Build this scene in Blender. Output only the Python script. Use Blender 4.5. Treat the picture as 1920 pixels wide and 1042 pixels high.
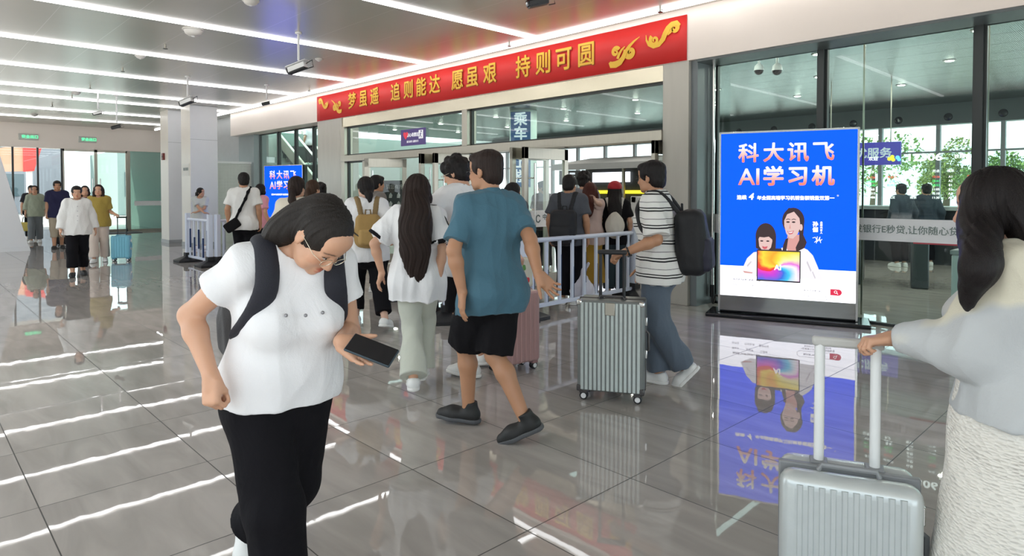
import bpy, bmesh, math, random
import numpy as np
from mathutils import Vector, Matrix, Euler
random.seed(7)
for o in list(bpy.data.objects): bpy.data.objects.remove(o)
SC = bpy.context.scene
COL = SC.collection
R = math.radians

# ------------------------------------------------------------------ camera
# World axes: the glazed entrance front is the plane y=0 (hall on the -y side), x runs along it, z is up.
CAM = Vector((0.0, -7.55, 1.5)); YAW = R(46.3); PITCH = R(1.3); FPX = 1215.0
cd = bpy.data.cameras.new('camera'); cam = bpy.data.objects.new('camera', cd); COL.objects.link(cam)
cam.location = CAM; cam.rotation_euler = (R(90) - PITCH, 0, YAW)
cd.sensor_width = 36.0; cd.lens = FPX / 1920 * 36.0; cd.shift_y = -133.4 / 1920; cd.clip_end = 400; cd.clip_start = .05
SC.camera = cam
FW = Vector((-math.sin(YAW) * math.cos(PITCH), math.cos(YAW) * math.cos(PITCH), -math.sin(PITCH)))
RT = Vector((math.cos(YAW), math.sin(YAW), 0)); UP = RT.cross(FW)
CXP, CYP = 960.0, 387.6

def ray(px, py): return FW + RT * ((px - CXP) / FPX) + UP * ((CYP - py) / FPX)
def at(px, py, d): return CAM + ray(px, py) * d                     # point seen at pixel, d metres in front of the camera
def onfloor(px, py, z=0.0):
    r = ray(px, py); return CAM + r * ((z - CAM.z) / r.z)

# ------------------------------------------------------------------ world, sun, exposure
W = bpy.data.worlds.new('world'); SC.world = W; W.use_nodes = True
wn = W.node_tree.nodes; wl = W.node_tree.links
bg = wn['Background']; sky = wn.new('ShaderNodeTexSky')
sky.sky_type = 'HOSEK_WILKIE'; sky.turbidity = 4.5; sky.ground_albedo = .45
sky.sun_direction = Vector((-.45, -.5, .74)).normalized()
mixw = wn.new('ShaderNodeMixRGB'); mixw.inputs[0].default_value = .72
mixw.inputs[2].default_value = (.86, .95, 1.0, 1)
wl.new(sky.outputs[0], mixw.inputs[1]); wl.new(mixw.outputs[0], bg.inputs[0])
bg.inputs[1].default_value = 2.3
sd = bpy.data.lights.new('sun', 'SUN'); sd.energy = 5.0; sd.angle = R(1.5); sd.color = (1, .95, .87)
so = bpy.data.objects.new('sun', sd); COL.objects.link(so); so.rotation_euler = (R(38), 0, R(-42))
SC.view_settings.view_transform = 'Standard'; SC.view_settings.look = 'None'
SC.view_settings.gamma = 1; SC.view_settings.use_curve_mapping = False
SC.view_settings.exposure = 0.82

# ------------------------------------------------------------------ materials
MATS = {}
def M(name, col=(.5, .5, .5), rough=.5, metal=0., noise=.07, scale=6., bump=0., bscale=60., ior=1.5, coat=0., emit=None, es=0., sheen=0., stretch=(1, 1, 1)):
    if name in MATS: return MATS[name]
    m = bpy.data.materials.new(name); m.use_nodes = True; nt = m.node_tree; N = nt.nodes; Lk = nt.links
    b = N['Principled BSDF']
    b.inputs['Roughness'].default_value = rough; b.inputs['Metallic'].default_value = metal
    b.inputs['IOR'].default_value = ior; b.inputs['Coat Weight'].default_value = coat
    b.inputs['Sheen Weight'].default_value = sheen
    tc = N.new('ShaderNodeTexCoord'); mp = N.new('ShaderNodeMapping'); mp.inputs['Scale'].default_value = stretch
    Lk.new(tc.outputs['Object'], mp.inputs[0])
    nz = N.new('ShaderNodeTexNoise'); nz.inputs['Scale'].default_value = scale; nz.inputs['Detail'].default_value = 4
    Lk.new(mp.outputs[0], nz.inputs['Vector'])
    mx = N.new('ShaderNodeMixRGB')
    mx.inputs[1].default_value = tuple(max(0, c * (1 - noise)) for c in col) + (1,)
    mx.inputs[2].default_value = tuple(min(1, c * (1 + noise)) for c in col) + (1,)
    Lk.new(nz.outputs[0], mx.inputs[0]); Lk.new(mx.outputs[0], b.inputs['Base Color'])
    if bump:
        n2 = N.new('ShaderNodeTexNoise'); n2.inputs['Scale'].default_value = bscale; n2.inputs['Detail'].default_value = 3
        Lk.new(mp.outputs[0], n2.inputs['Vector'])
        bp = N.new('ShaderNodeBump'); bp.inputs['Strength'].default_value = bump; bp.inputs['Distance'].default_value = .01
        Lk.new(n2.outputs[0], bp.inputs['Height']); Lk.new(bp.outputs[0], b.inputs['Normal'])
    if emit is not None:
        b.inputs['Emission Color'].default_value = tuple(emit) + (1,); b.inputs['Emission Strength'].default_value = es
    MATS[name] = m
    return m

def glass_mat(name, tint=(.86, .95, .92), refl=1.0, extra=.0):
    m = bpy.data.materials.new(name); m.use_nodes = True; nt = m.node_tree; N = nt.nodes; Lk = nt.links
    N.remove(N['Principled BSDF']); out = N['Material Output']
    tr = N.new('ShaderNodeBsdfTransparent'); tr.inputs[0].default_value = tint + (1,)
    gl = N.new('ShaderNodeBsdfGlossy'); gl.inputs['Roughness'].default_value = .01
    fr = N.new('ShaderNodeFresnel'); fr.inputs[0].default_value = 1.5
    nz = N.new('ShaderNodeTexNoise'); nz.inputs['Scale'].default_value = .8
    mp = N.new('ShaderNodeMapRange'); mp.inputs[3].default_value = extra * .8; mp.inputs[4].default_value = extra * 1.2
    ad = N.new('ShaderNodeMath'); ad.operation = 'ADD'; ad.use_clamp = True
    mx = N.new('ShaderNodeMixShader')
    Lk.new(nz.outputs[0], mp.inputs[0]); Lk.new(fr.outputs[0], ad.inputs[0]); Lk.new(mp.outputs[0], ad.inputs[1])
    ge = N.new('ShaderNodeNewGeometry'); fb = N.new('ShaderNodeMath'); fb.operation = 'SUBTRACT'; fb.inputs[0].default_value = 1; Lk.new(ge.outputs['Backfacing'], fb.inputs[1])
    fm = N.new('ShaderNodeMath'); fm.operation = 'MULTIPLY'; Lk.new(ad.outputs[0], fm.inputs[0]); Lk.new(fb.outputs[0], fm.inputs[1])
    Lk.new(fm.outputs[0], mx.inputs[0]); Lk.new(tr.outputs[0], mx.inputs[1]); Lk.new(gl.outputs[0], mx.inputs[2])
    Lk.new(mx.outputs[0], out.inputs[0]); MATS[name] = m
    return m

def emat(name, col, s=1.0, noise=.02):
    return M(name, (.02, .02, .02), .6, noise=noise, emit=col, es=s, ior=1.02)

def floor_mat(name, base=(.405, .375, .35), rough=.018):
    m = bpy.data.materials.new(name); m.use_nodes = True; nt = m.node_tree; N = nt.nodes; Lk = nt.links
    b = N['Principled BSDF']; tc = N.new('ShaderNodeTexCoord')
    def math_(op, a, bb=None, c=None):
        n = N.new('ShaderNodeMath'); n.operation = op
        for i, v in enumerate((a, bb, c)):
            if v is None: continue
            if isinstance(v, (int, float)): n.inputs[i].default_value = v
            else: Lk.new(v, n.inputs[i])
        return n.outputs[0]
    sp = N.new('ShaderNodeSeparateXYZ'); Lk.new(tc.outputs['Object'], sp.inputs[0])
    ux = math_('DIVIDE', math_('ADD', sp.outputs[0], 1.755 + 88), .8775)
    uy = math_('DIVIDE', math_('ADD', sp.outputs[1], 5.54 + 76.5), .765)
    def line(u, w):
        f = math_('FRACT', u); d = math_('MINIMUM', f, math_('SUBTRACT', 1.0, f)); return math_('LESS_THAN', d, w)
    joint = math_('MAXIMUM', line(ux, .0032), line(uy, .0036))
    cb = N.new('ShaderNodeCombineXYZ'); Lk.new(math_('FLOOR', ux), cb.inputs[0]); Lk.new(math_('FLOOR', uy), cb.inputs[1])
    wnz = N.new('ShaderNodeTexWhiteNoise'); wnz.noise_dimensions = '2D'; Lk.new(cb.outputs[0], wnz.inputs['Vector'])
    # soft stone veining, stretched along the tiles, different in every tile
    va = N.new('ShaderNodeVectorMath'); va.operation = 'MULTIPLY_ADD'; va.inputs[1].default_value = (.55, 2.6, 1)
    sc = N.new('ShaderNodeVectorMath'); sc.operation = 'SCALE'; sc.inputs['Scale'].default_value = 7
    Lk.new(wnz.outputs['Color'], sc.inputs[0]); Lk.new(tc.outputs['Object'], va.inputs[0]); Lk.new(sc.outputs[0], va.inputs[2])
    nz = N.new('ShaderNodeTexNoise'); nz.inputs['Scale'].default_value = 2.2; nz.inputs['Detail'].default_value = 7; nz.inputs['Distortion'].default_value = .8
    Lk.new(va.outputs[0], nz.inputs['Vector'])
    rp = N.new('ShaderNodeValToRGB')
    rp.color_ramp.elements[0].position = .3; rp.color_ramp.elements[0].color = tuple(c * .84 for c in base) + (1,)
    rp.color_ramp.elements[1].position = .72; rp.color_ramp.elements[1].color = tuple(c * 1.16 for c in base) + (1,)
    Lk.new(nz.outputs[0], rp.inputs[0])
    mx = N.new('ShaderNodeMixRGB'); mx.inputs[2].default_value = (.035, .033, .03, 1)
    Lk.new(joint, mx.inputs[0]); Lk.new(rp.outputs[0], mx.inputs[1]); Lk.new(mx.outputs[0], b.inputs['Base Color'])
    Lk.new(math_('MULTIPLY_ADD', joint, .5, rough), b.inputs['Roughness'])
    b.inputs['IOR'].default_value = 1.6
    # every tile lies a hair off level and its polish is slightly wavy
    sb = N.new('ShaderNodeVectorMath'); sb.operation = 'SUBTRACT'; sb.inputs[1].default_value = (.5, .5, .5); Lk.new(wnz.outputs['Color'], sb.inputs[0])
    tl = N.new('ShaderNodeVectorMath'); tl.operation = 'MULTIPLY'; tl.inputs[1].default_value = (.004, .004, 0); Lk.new(sb.outputs[0], tl.inputs[0])
    wv = N.new('ShaderNodeTexNoise'); wv.inputs['Scale'].default_value = 11; wv.inputs['Detail'].default_value = 2; Lk.new(tc.outputs['Object'], wv.inputs['Vector'])
    s2 = N.new('ShaderNodeVectorMath'); s2.operation = 'SUBTRACT'; s2.inputs[1].default_value = (.5, .5, .5); Lk.new(wv.outputs['Color'], s2.inputs[0])
    t2 = N.new('ShaderNodeVectorMath'); t2.operation = 'MULTIPLY'; t2.inputs[1].default_value = (.0045, .0045, 0); Lk.new(s2.outputs[0], t2.inputs[0])
    a1 = N.new('ShaderNodeVectorMath'); a1.operation = 'ADD'; Lk.new(tl.outputs[0], a1.inputs[0]); Lk.new(t2.outputs[0], a1.inputs[1])
    ge = N.new('ShaderNodeNewGeometry'); a2 = N.new('ShaderNodeVectorMath'); a2.operation = 'ADD'
    Lk.new(ge.outputs['Normal'], a2.inputs[0]); Lk.new(a1.outputs[0], a2.inputs[1])
    nm = N.new('ShaderNodeVectorMath'); nm.operation = 'NORMALIZE'; Lk.new(a2.outputs[0], nm.inputs[0]); Lk.new(nm.outputs[0], b.inputs['Normal'])
    MATS[name] = m
    return m

def ceil_mat(name, col, rough, px, py, metal=.85, ox=0., oy=0., stripes=0., jw=.004, jcol=(.62, .6, .56)):
    """Metal ceiling panels with fine joints."""
    m = M(name, col, rough, metal, noise=.05, scale=1.2, stretch=(1, .25, 1)); nt = m.node_tree; N = nt.nodes; Lk = nt.links
    b = N['Principled BSDF']; tc = N['Texture Coordinate'] if 'Texture Coordinate' in N else N.new('ShaderNodeTexCoord')
    src = b.inputs['Base Color'].links[0].from_socket
    sp = N.new('ShaderNodeSeparateXYZ'); Lk.new(tc.outputs['Object'], sp.inputs[0])
    def line(s, off, per, w):
        a = N.new('ShaderNodeMath'); a.operation = 'ADD'; Lk.new(s, a.inputs[0]); a.inputs[1].default_value = off + per * 200
        d = N.new('ShaderNodeMath'); d.operation = 'DIVIDE'; Lk.new(a.outputs[0], d.inputs[0]); d.inputs[1].default_value = per
        f = N.new('ShaderNodeMath'); f.operation = 'FRACT'; Lk.new(d.outputs[0], f.inputs[0])
        l = N.new('ShaderNodeMath'); l.operation = 'LESS_THAN'; Lk.new(f.outputs[0], l.inputs[0]); l.inputs[1].default_value = w / per
        return l.outputs[0]
    mxm = N.new('ShaderNodeMath'); mxm.operation = 'MAXIMUM'
    mxm.inputs[0].default_value = 0; mxm.inputs[1].default_value = 0
    if px: Lk.new(line(sp.outputs[0], ox, px, jw), mxm.inputs[0])
    if py: Lk.new(line(sp.outputs[1], oy, py, jw), mxm.inputs[1])
    mc = N.new('ShaderNodeMixRGB'); mc.inputs[2].default_value = tuple(jcol) + (1,)
    Lk.new(mxm.outputs[0], mc.inputs[0]); Lk.new(src, mc.inputs[1]); Lk.new(mc.outputs[0], b.inputs['Base Color'])
    if stripes:
        wv = N.new('ShaderNodeTexWave'); wv.bands_direction = 'X'; wv.inputs['Scale'].default_value = stripes; Lk.new(tc.outputs['Object'], wv.inputs[0])
        bp = N.new('ShaderNodeBump'); bp.inputs['Strength'].default_value = .3; bp.inputs['Distance'].default_value = .004
        Lk.new(wv.outputs[1], bp.inputs['Height']); Lk.new(bp.outputs[0], b.inputs['Normal'])
    return m

FLOOR = floor_mat('polished_tile')
CEIL = ceil_mat('hall_ceiling_metal', (.60, .575, .53), .27, 0, .80, oy=.35, jw=.006, metal=.5, jcol=(.8, .78, .74))
CEIL2 = ceil_mat('inner_ceiling_metal', (.105, .118, .10), .22, 0, .85, metal=.6, jw=.07, jcol=(.01, .01, .01), stripes=12)
FASCIA = M('cream_panel', (.90, .80, .725), .35, .1, noise=.03, scale=2)
WALLW = M('white_panel', (.72, .72, .73), .4, noise=.03, scale=3)
COLW = M('pale_column_panel', (.74, .74, .76), .35, noise=.03, scale=3)
COLC = M('cream_lit_column_face', (.78, .73, .66), .35, noise=.03, scale=3)
STONE = M('pale_stone_pillar', (.50, .475, .42), .28, .15, noise=.1, scale=3, stretch=(3, 3, .4))
STONED = M('grey_stone_reveal', (.17, .19, .20), .3, noise=.08, scale=3)
STEEL = M('brushed_steel', (.44, .41, .35), .3, .9, noise=.08, scale=5, stretch=(6, 6, .6))
STEELB = M('bright_steel', (.80, .79, .76), .16, .95, noise=.04)
BRASS = M('warm_steel_lintel', (.66, .60, .47), .25, .9, noise=.12, scale=1.5)
DARKM = M('dark_aluminium', (.045, .05, .05), .35, .4)
BLACK = M('black_plastic', (.014, .014, .016), .45, noise=.2)
BLACKG = M('black_gloss', (.012, .012, .014), .12, noise=.2)
WHITEP = M('white_plastic', (.82, .82, .82), .4, noise=.03)
GREYP = M('grey_plastic', (.36, .37, .38), .45)
GLASS = glass_mat('green_tint_glass')
GLASSC = glass_mat('clear_glass', (.93, .97, .95), extra=.01)
LED = emat('led_strip_light', (1, 1, 1), 3.6); LED2 = emat('led_strip_light_soft', (1, 1, 1), 2.8)
RAILM = M('pale_blue_enamel', (.66, .71, .83), .3, noise=.03)
NAVY = M('navy_reflective_band', (.022, .045, .14), .35, noise=.1)

# ------------------------------------------------------------------ mesh helpers
class MB:
    def __init__(s): s.v = []; s.f = []
    def add(s, vs, fs):
        o = len(s.v); s.v += [tuple(v) for v in vs]; s.f += [tuple(i + o for i in f) for f in fs]; return s
    def box(s, x0, x1, y0, y1, z0, z1):
        return s.add([(x, y, z) for z in (z0, z1) for y in (y0, y1) for x in (x0, x1)],
                     [(0, 2, 3, 1), (4, 5, 7, 6), (0, 1, 5, 4), (2, 6, 7, 3), (0, 4, 6, 2), (1, 3, 7, 5)])
    def obox(s, c, size, mat3):
        hx, hy, hz = [q / 2 for q in size]; c = Vector(c)
        return s.add([c + mat3 @ Vector((x, y, z)) for z in (-hz, hz) for y in (-hy, hy) for x in (-hx, hx)],
                     [(0, 2, 3, 1), (4, 5, 7, 6), (0, 1, 5, 4), (2, 6, 7, 3), (0, 4, 6, 2), (1, 3, 7, 5)])
    def bar(s, a, b, w, h=None, up=(0, 0, 1)):
        a, b = Vector(a), Vector(b); d = (b - a); L = d.length; d.normalize(); u = Vector(up)
        if abs(d.dot(u)) > .99: u = Vector((0, 1, 0))
        sx = d.cross(u).normalized(); u = sx.cross(d)
        m3 = Matrix((sx, d, u)).transposed()
        return s.obox((a + b) / 2, (w, L, h or w), m3)
    def tube(s, pts, r, n=10, cap=True):
        pts = [Vector(p) for p in pts]; rs = r if isinstance(r, (list, tuple)) else [r] * len(pts)
        rings = []; o = len(s.v); prev = None
        for i, p in enumerate(pts):
            t = (pts[min(i + 1, len(pts) - 1)] - pts[max(i - 1, 0)]).normalized()
            if prev is None:
                u = Vector((0, 0, 1)) if abs(t.z) < .9 else Vector((1, 0, 0))
            else: u = prev
            sx = t.cross(u).normalized(); u = sx.cross(t); prev = u
            s.v += [tuple(p + (sx * math.cos(a) + u * math.sin(a)) * rs[i]) for a in (2 * math.pi * k / n for k in range(n))]
        for i in range(len(pts) - 1):
            for k in range(n):
                a = o + i * n + k; b = o + i * n + (k + 1) % n; s.f.append((a, b, b + n, a + n))
        if cap:
            s.f.append(tuple(o + k for k in range(n))[::-1]); e = o + (len(pts) - 1) * n; s.f.append(tuple(e + k for k in range(n)))
        return s
    def lathe(s, prof, c=(0, 0, 0), n=24, axis='z'):
        o = len(s.v); c = Vector(c)
        for (r, h) in prof:
            for k in range(n):
                a = 2 * math.pi * k / n; x, y = r * math.cos(a), r * math.sin(a)
                p = {'z': (x, y, h), 'y': (x, h, y), 'x': (h, x, y)}[axis]
                s.v.append(tuple(c + Vector(p)))
        for i in range(len(prof) - 1):
            for k in range(n):
                a = o + i * n + k; b = o + i * n + (k + 1) % n; s.f.append((a, b, b + n, a + n))
        s.f.append(tuple(o + k for k in range(n))[::-1]); e = o + (len(prof) - 1) * n; s.f.append(tuple(e + k for k in range(n)))
        return s
    def prism(s, poly, d, fn):
        """Outline poly [(u,v)] extruded over d; fn(u,v,w) gives the 3D point."""
        n = len(poly); o = len(s.v)
        s.v += [tuple(fn(u, v, 0)) for u, v in poly] + [tuple(fn(u, v, d)) for u, v in poly]
        s.f.append(tuple(o + k for k in range(n))); s.f.append(tuple(o + n + k for k in range(n))[::-1])
        for k in range(n): s.f.append((o + k, o + (k + 1) % n, o + n + (k + 1) % n, o + n + k))
        return s
    def build(s, name, mat, parent=None, smooth=False, bevel=0., seg=2):
        me = bpy.data.meshes.new(name); me.from_pydata(s.v, [], s.f); me.update()
        b = bmesh.new(); b.from_mesh(me); bmesh.ops.recalc_face_normals(b, faces=b.faces); b.to_mesh(me); b.free()
        o = bpy.data.objects.new(name, me); COL.objects.link(o); me.materials.append(mat)
        if parent is not None: o.parent = parent
        if bevel:
            md = o.modifiers.new('bevel', 'BEVEL'); md.width = bevel; md.segments = seg; md.limit_method = 'ANGLE'
        if smooth or bevel:
            for p in me.polygons: p.use_smooth = True
            try: me.set_sharp_from_angle(angle=R(40))
            except Exception: pass
        return o

def tag(o, label, cat, group=None, kind=None):
    if label: o['label'] = label
    if cat: o['category'] = cat
    if group: o['group'] = group
    if kind: o['kind'] = kind
    return o
def thing(name, label, cat, loc=(0, 0, 0), rz=0., group=None):
    o = bpy.data.objects.new(name, None); COL.objects.link(o); o.location = loc; o.rotation_euler = (0, 0, rz); o.empty_display_size = .1
    return tag(o, label, cat, group)
def struct(o, label=None, cat=None):
    o['kind'] = 'structure'
    return tag(o, label, cat)
def copy_tree(o, parent=None):
    c = o.copy(); COL.objects.link(c)
    if parent is not None: c.parent = parent
    for ch in [q for q in bpy.data.objects if q.parent == o]: copy_tree(ch, c)
    return c

def text_mesh(name, body, size, mat, parent, mtx, bold=0., depth=.0015, sx=1., shear=0., align='CENTER', space=1.0):
    """Lettering: text laid in its own xz plane (facing -y), placed by mtx in the parent's space."""
    c = bpy.data.curves.new(name, 'FONT'); c.body = body; c.size = size; c.align_x = align; c.align_y = 'CENTER'
    c.extrude = depth; c.shear = shear; c.space_character = space; c.resolution_u = 3
    t = bpy.data.objects.new(name + '_src', c); COL.objects.link(t)
    dg = bpy.context.evaluated_depsgraph_get(); dg.update()
    me = bpy.data.meshes.new_from_object(t.evaluated_get(dg)); bpy.data.objects.remove(t)
    if bold:                                                        # heavier strokes: the outline laid down again a stroke's width around itself
        b0 = bmesh.new(); src = me.copy()
        for i, (dx, dy) in enumerate(((0, 0), (1, 0), (-1, 0), (0, 1), (0, -1), (.7, .7), (-.7, .7), (.7, -.7), (-.7, -.7))):
            m2 = src.copy(); m2.transform(Matrix.Translation((dx * bold, dy * bold, -.00012 * i))); b0.from_mesh(m2); bpy.data.meshes.remove(m2)
        b0.to_mesh(me); b0.free(); bpy.data.meshes.remove(src)
    rot = Matrix(((sx, 0, 0, 0), (0, 0, -1, 0), (0, 1, 0, 0), (0, 0, 0, 1)))
    me.use_auto_texspace = True; me.transform(mtx @ rot); me.name = name
    o = bpy.data.objects.new(name, me); COL.objects.link(o); me.materials.clear(); me.materials.append(mat); o.parent = parent
    return o
def T(x, y, z): return Matrix.Translation((x, y, z))
# ------------------------------------------------------------------ the setting
struct(MB().box(-34, 14, -14, 16, -.12, 0).build('floor', FLOOR), 'large polished grey stone floor tiles running through the whole hall', 'floor')
struct(MB().box(-34, 14, -10.5, .5, 3.9, 4.05).build('ceiling', CEIL), 'glossy grey metal panel ceiling over the entrance hall', 'ceiling')
struct(MB().box(-24, 14, .5, 14.4, 4.0, 4.12).build('ceiling', CEIL2), 'dark slatted metal ceiling of the inner waiting room', 'ceiling')
struct(MB().box(-20.45, 14, 0, .5, 3.22, 3.9).build('wall_back', FASCIA), 'cream panelled fascia above the glazed entrance front', 'wall')
struct(MB().box(-34, -20.45, .3, .8, 0, 3.9).build('wall_back', M('grey_wall_panel', (.44, .455, .46), .4)), 'grey wall closing the front beyond the glass', 'wall')
# ground outside
struct(MB().box(-120, -34, -60, 60, -.14, -.02).build('ground', M('sunlit_paving', (.34, .33, .32), .7)), 'pale sunlit paving outside the far glass wall', 'ground')
struct(MB().box(-120, 60, 16, 90, -.14, -.02).build('ground', M('outdoor_paving', (.50, .52, .52), .7)), 'grey paving outside the back windows', 'ground')
struct(MB().box(-120, 60, -60, -14, -.14, -.02).build('ground', M('forecourt_paving', (.66, .65, .62), .7)), 'forecourt paving in front of the hall', 'ground')

# pillars of the portal
p = MB(); p.box(-4.95, -4.555, 0, .45, 0, 3.22)
struct(p.build('wall_portal_right', STONE, bevel=.006), 'pale stone pillar under the right end of the red banner', 'pillar')
struct(MB().box(-4.553, -4.46, .06, .5, 0, 3.22).build('trim_1', STONED), 'dark grey reveal on the right side of the stone pillar', 'trim')
p = MB(); p.box(-14.8, -13.62, 0, .45, 0, 3.22)
struct(p.build('wall_portal_left', STONE, bevel=.006), 'pale stone pillar under the left end of the red banner', 'pillar')
# lintel and transom of the portal
struct(MB().box(-13.62, -4.95, .02, .2, 3.0, 3.22).build('trim_2', BRASS, bevel=.004), 'warm metal lintel directly under the red banner', 'trim')
struct(MB().box(-13.62, -4.95, -.03, .2, 2.2, 2.34).build('trim_3', STEEL, bevel=.004), 'steel transom beam above the open entrance doors', 'trim')
struct(MB().box(-9.21, -9.06, -.02, .2, 2.34, 3.0).build('trim_4', STEEL, bevel=.004), 'steel post between the two clerestory panes', 'trim')
struct(MB().box(-13.62, -13.47, -.02, .2, 0, 3.0).build('trim_5', STEEL, bevel=.004), 'steel jamb beside the left stone pillar', 'trim')
struct(MB().box(-12.75, -12.63, .02, .16, 0, 2.2).build('trim_6', STEEL, bevel=.004), 'steel post between side light and first door', 'trim')
def window(n, x0, x1, y, z0, z1, label, gm=GLASS, frame=DARKM, fw=.03):
    e = thing('window_%d' % n, label, 'window', (0, 0, 0)); e['kind'] = 'structure'
    MB().box(x0, x1, y - .006, y + .006, z0, z1).build('pane', gm, e)
    f = MB()
    f.box(x0, x0 + fw, y - .03, y + .03, z0, z1); f.box(x1 - fw, x1, y - .03, y + .03, z0, z1)
    f.box(x0, x1, y - .03, y + .03, z0, z0 + fw); f.box(x0, x1, y - .03, y + .03, z1 - fw, z1)
    f.build('window_frame', frame, e)
    return e
window(1, -13.47, -9.21, .1, 2.34, 3.0, 'left clerestory pane above the doors with a purple sign on it')
window(2, -9.06, -4.95, .1, 2.34, 3.0, 'right clerestory pane above the doors')
window(3, -13.47, -12.75, .1, .0, 2.2, 'narrow glass side light left of the entrance doors')
# glazing right of the portal (set back half a metre) with dark mullions
xs = [-4.46, -3.05, -1.5, .05, 1.6, 3.15, 4.7, 6.25, 7.8]
names = ['glass pane behind the large blue advertising board', 'glass pane behind the timetable display and white slogan band', 'glass pane at the right behind the long haired woman'] + ['glass pane further along the right front'] * 6
for i in range(len(xs) - 1):
    window(4 + i, xs[i] + .03, xs[i + 1] - .03, .5, 0, 3.22, names[i])
    struct(MB().box(xs[i + 1] - .035, xs[i + 1] + .035, .42, .56, 0, 3.22).build('trim_%d' % (10 + i), DARKM), 'dark mullion between tall panes of the right front', 'mullion')['group'] = 'right front mullions'
struct(MB().box(-4.46, 14, .02, .5, 3.19, 3.222).build('trim_7', M('soffit_grey', (.13, .15, .15), .35)), 'dark soffit above the set back glazing', 'trim')
# glazing left of the portal
xl = [-19.3, -18.0, -16.9, -15.85, -14.8]
ln = ['teal glass pane beside the perforated partition', 'teal glass pane behind the man with the crossbody bag', 'teal glass pane left of the smaller blue board', 'teal glass pane behind the smaller blue board']
for i in range(4):
    window(20 + i, xl[i] + .02, xl[i + 1] - .02, .45, 0, 3.22, ln[i])
    struct(MB().box(xl[i + 1] - .03, xl[i + 1] + .03, .4, .5, 0, 3.22).build('trim_%d' % (30 + i), DARKM), 'dark mullion in the left glazing', 'mullion')['group'] = 'left glazing mullions'
struct(MB().box(-20.45, -19.3, .25, .7, 0, 3.22).build('wall_left_return', M('teal_grey_panel', (.30, .35, .36), .35)), 'grey green return wall at the left end of the glazing', 'wall')
# end wall of the hall (x=-28) with fully glazed doors
struct(MB().box(-28.4, -28, -14, .3, 3.06, 3.9).build('wall_left', FASCIA), 'cream fascia above the far glass doors', 'wall')
ys = [-9, -7.8, -6.6, -5.4, -4.55, -3.85, -3.15]
for i in range(len(ys) - 1):
    e = thing('window_%d' % (40 + i), 'tall clear pane in the far glass wall, left of the doors', 'window'); e['kind'] = 'structure'; e['group'] = 'panes of the far glass wall'
    MB().box(-28.01, -27.99, ys[i], ys[i + 1], 0, 3.06).build('pane', GLASSC, e)
    MB().box(-28.04, -27.96, ys[i + 1] - .03, ys[i + 1] + .03, 0, 3.06).build('window_frame', DARKM, e)
def glass_door(n, y0, y1, handle_y, label):
    e = thing('door_%d' % n, label, 'door', (-28, 0, 0)); e['kind'] = 'structure'
    MB().box(-.01, .01, y0, y1, .1, 3.0).build('pane', GLASS, e)
    f = MB()
    for yy in (y0, y1 - .05): f.box(-.03, .03, yy, yy + .05, 0, 3.06)
    f.box(-.03, .03, y0, y1, 0, .1); f.box(-.03, .03, y0, y1, 2.98, 3.06); f.build('door_frame', STEEL, e)
    h = MB(); h.tube([(.09, handle_y, .75), (.09, handle_y, 2.0)], .022); h.tube([(0, handle_y, .85), (.09, handle_y, .85)], .012); h.tube([(0, handle_y, 1.9), (.09, handle_y, 1.9)], .012)
    h.build('door_handle', STEELB, e, smooth=True)
glass_door(1, -3.12, -2.1, -2.22, 'left leaf of the far glass doors with long steel pull')
glass_door(2, -2.1, -1.08, -1.98, 'right leaf of the far glass doors with long steel pull')
e = thing('window_50', 'dark reflecting side pane right of the far doors with white band', 'window'); e['kind'] = 'structure'
MB().box(-28.01, -27.99, -1.0, .3, 0, 3.06).build('pane', glass_mat('dark_green_glass', (.45, .6, .54), extra=.1), e)
f = MB(); f.box(-28.05, -27.95, -1.08, -.98, 0, 3.06); f.box(-28.05, -27.95, .2, .3, 0, 3.06); f.box(-28.05, -27.95, -1.0, .3, 0, .08); f.build('window_frame', STEEL, e)
MB().box(-27.985, -27.975, -.85, .1, .98, 1.16).build('safety_band', WHITEP, e)
# square columns at the left
def column(x0, x1, y0, y1, label):
    e = thing('column', label, 'column'); e['kind'] = 'structure'
    MB().box(x0, x1, y0, y1, 0, 3.9).build('shaft', COLW, e, bevel=.01)
    j = MB()
    for z in (2.95, 3.9 - .02): j.box(x0 - .004, x1 + .004, y0 - .004, y1 + .004, z, z + .008)
    j.build('panel_joint', GREYP, e)
    MB().box(x0 + .01, x1 - .01, y0 - .006, y0, 0, 3.9).build('lit_face_tint', COLC, e)  # creamier sheet on the hall side: the lit face put into the colour
    MB().box(x0 - .012, x1 + .012, y0 - .012, y1 + .012, 0, .1).build('plinth', GREYP, e)
    return e
column(-19.75, -18.98, -1.62, -.9, 'pale square column behind the leaning attendant')
column(-21.35, -20.6, -1.72, -.95, 'cream square column nearest the far glass doors')
e = thing('partition_box', 'white perforated metal partition around the column', 'partition'); e['kind'] = 'structure'
MB().box(-22.5, -20.0, -1.2, .34, 0, 2.36).build('partition_panel', WALLW, e)
pf = M('perforated_white_metal', (.66, .67, .63), .45)
nt = pf.node_tree; vo = nt.nodes.new('ShaderNodeTexVoronoi'); vo.inputs['Scale'].default_value = 22; vo.inputs['Randomness'].default_value = 0
tcn = nt.nodes.new('ShaderNodeTexCoord'); nt.links.new(tcn.outputs['Object'], vo.inputs['Vector'])
lt = nt.nodes.new('ShaderNodeMath'); lt.operation = 'LESS_THAN'; lt.inputs[1].default_value = .24; nt.links.new(vo.outputs['Distance'], lt.inputs[0])
bb = nt.nodes['Principled BSDF']; s0 = bb.inputs['Base Color'].links[0].from_socket
mm = nt.nodes.new('ShaderNodeMixRGB'); mm.inputs[2].default_value = (.34, .36, .33, 1); nt.links.new(lt.outputs[0], mm.inputs[0]); nt.links.new(s0, mm.inputs[1]); nt.links.new(mm.outputs[0], bb.inputs['Base Color'])
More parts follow.
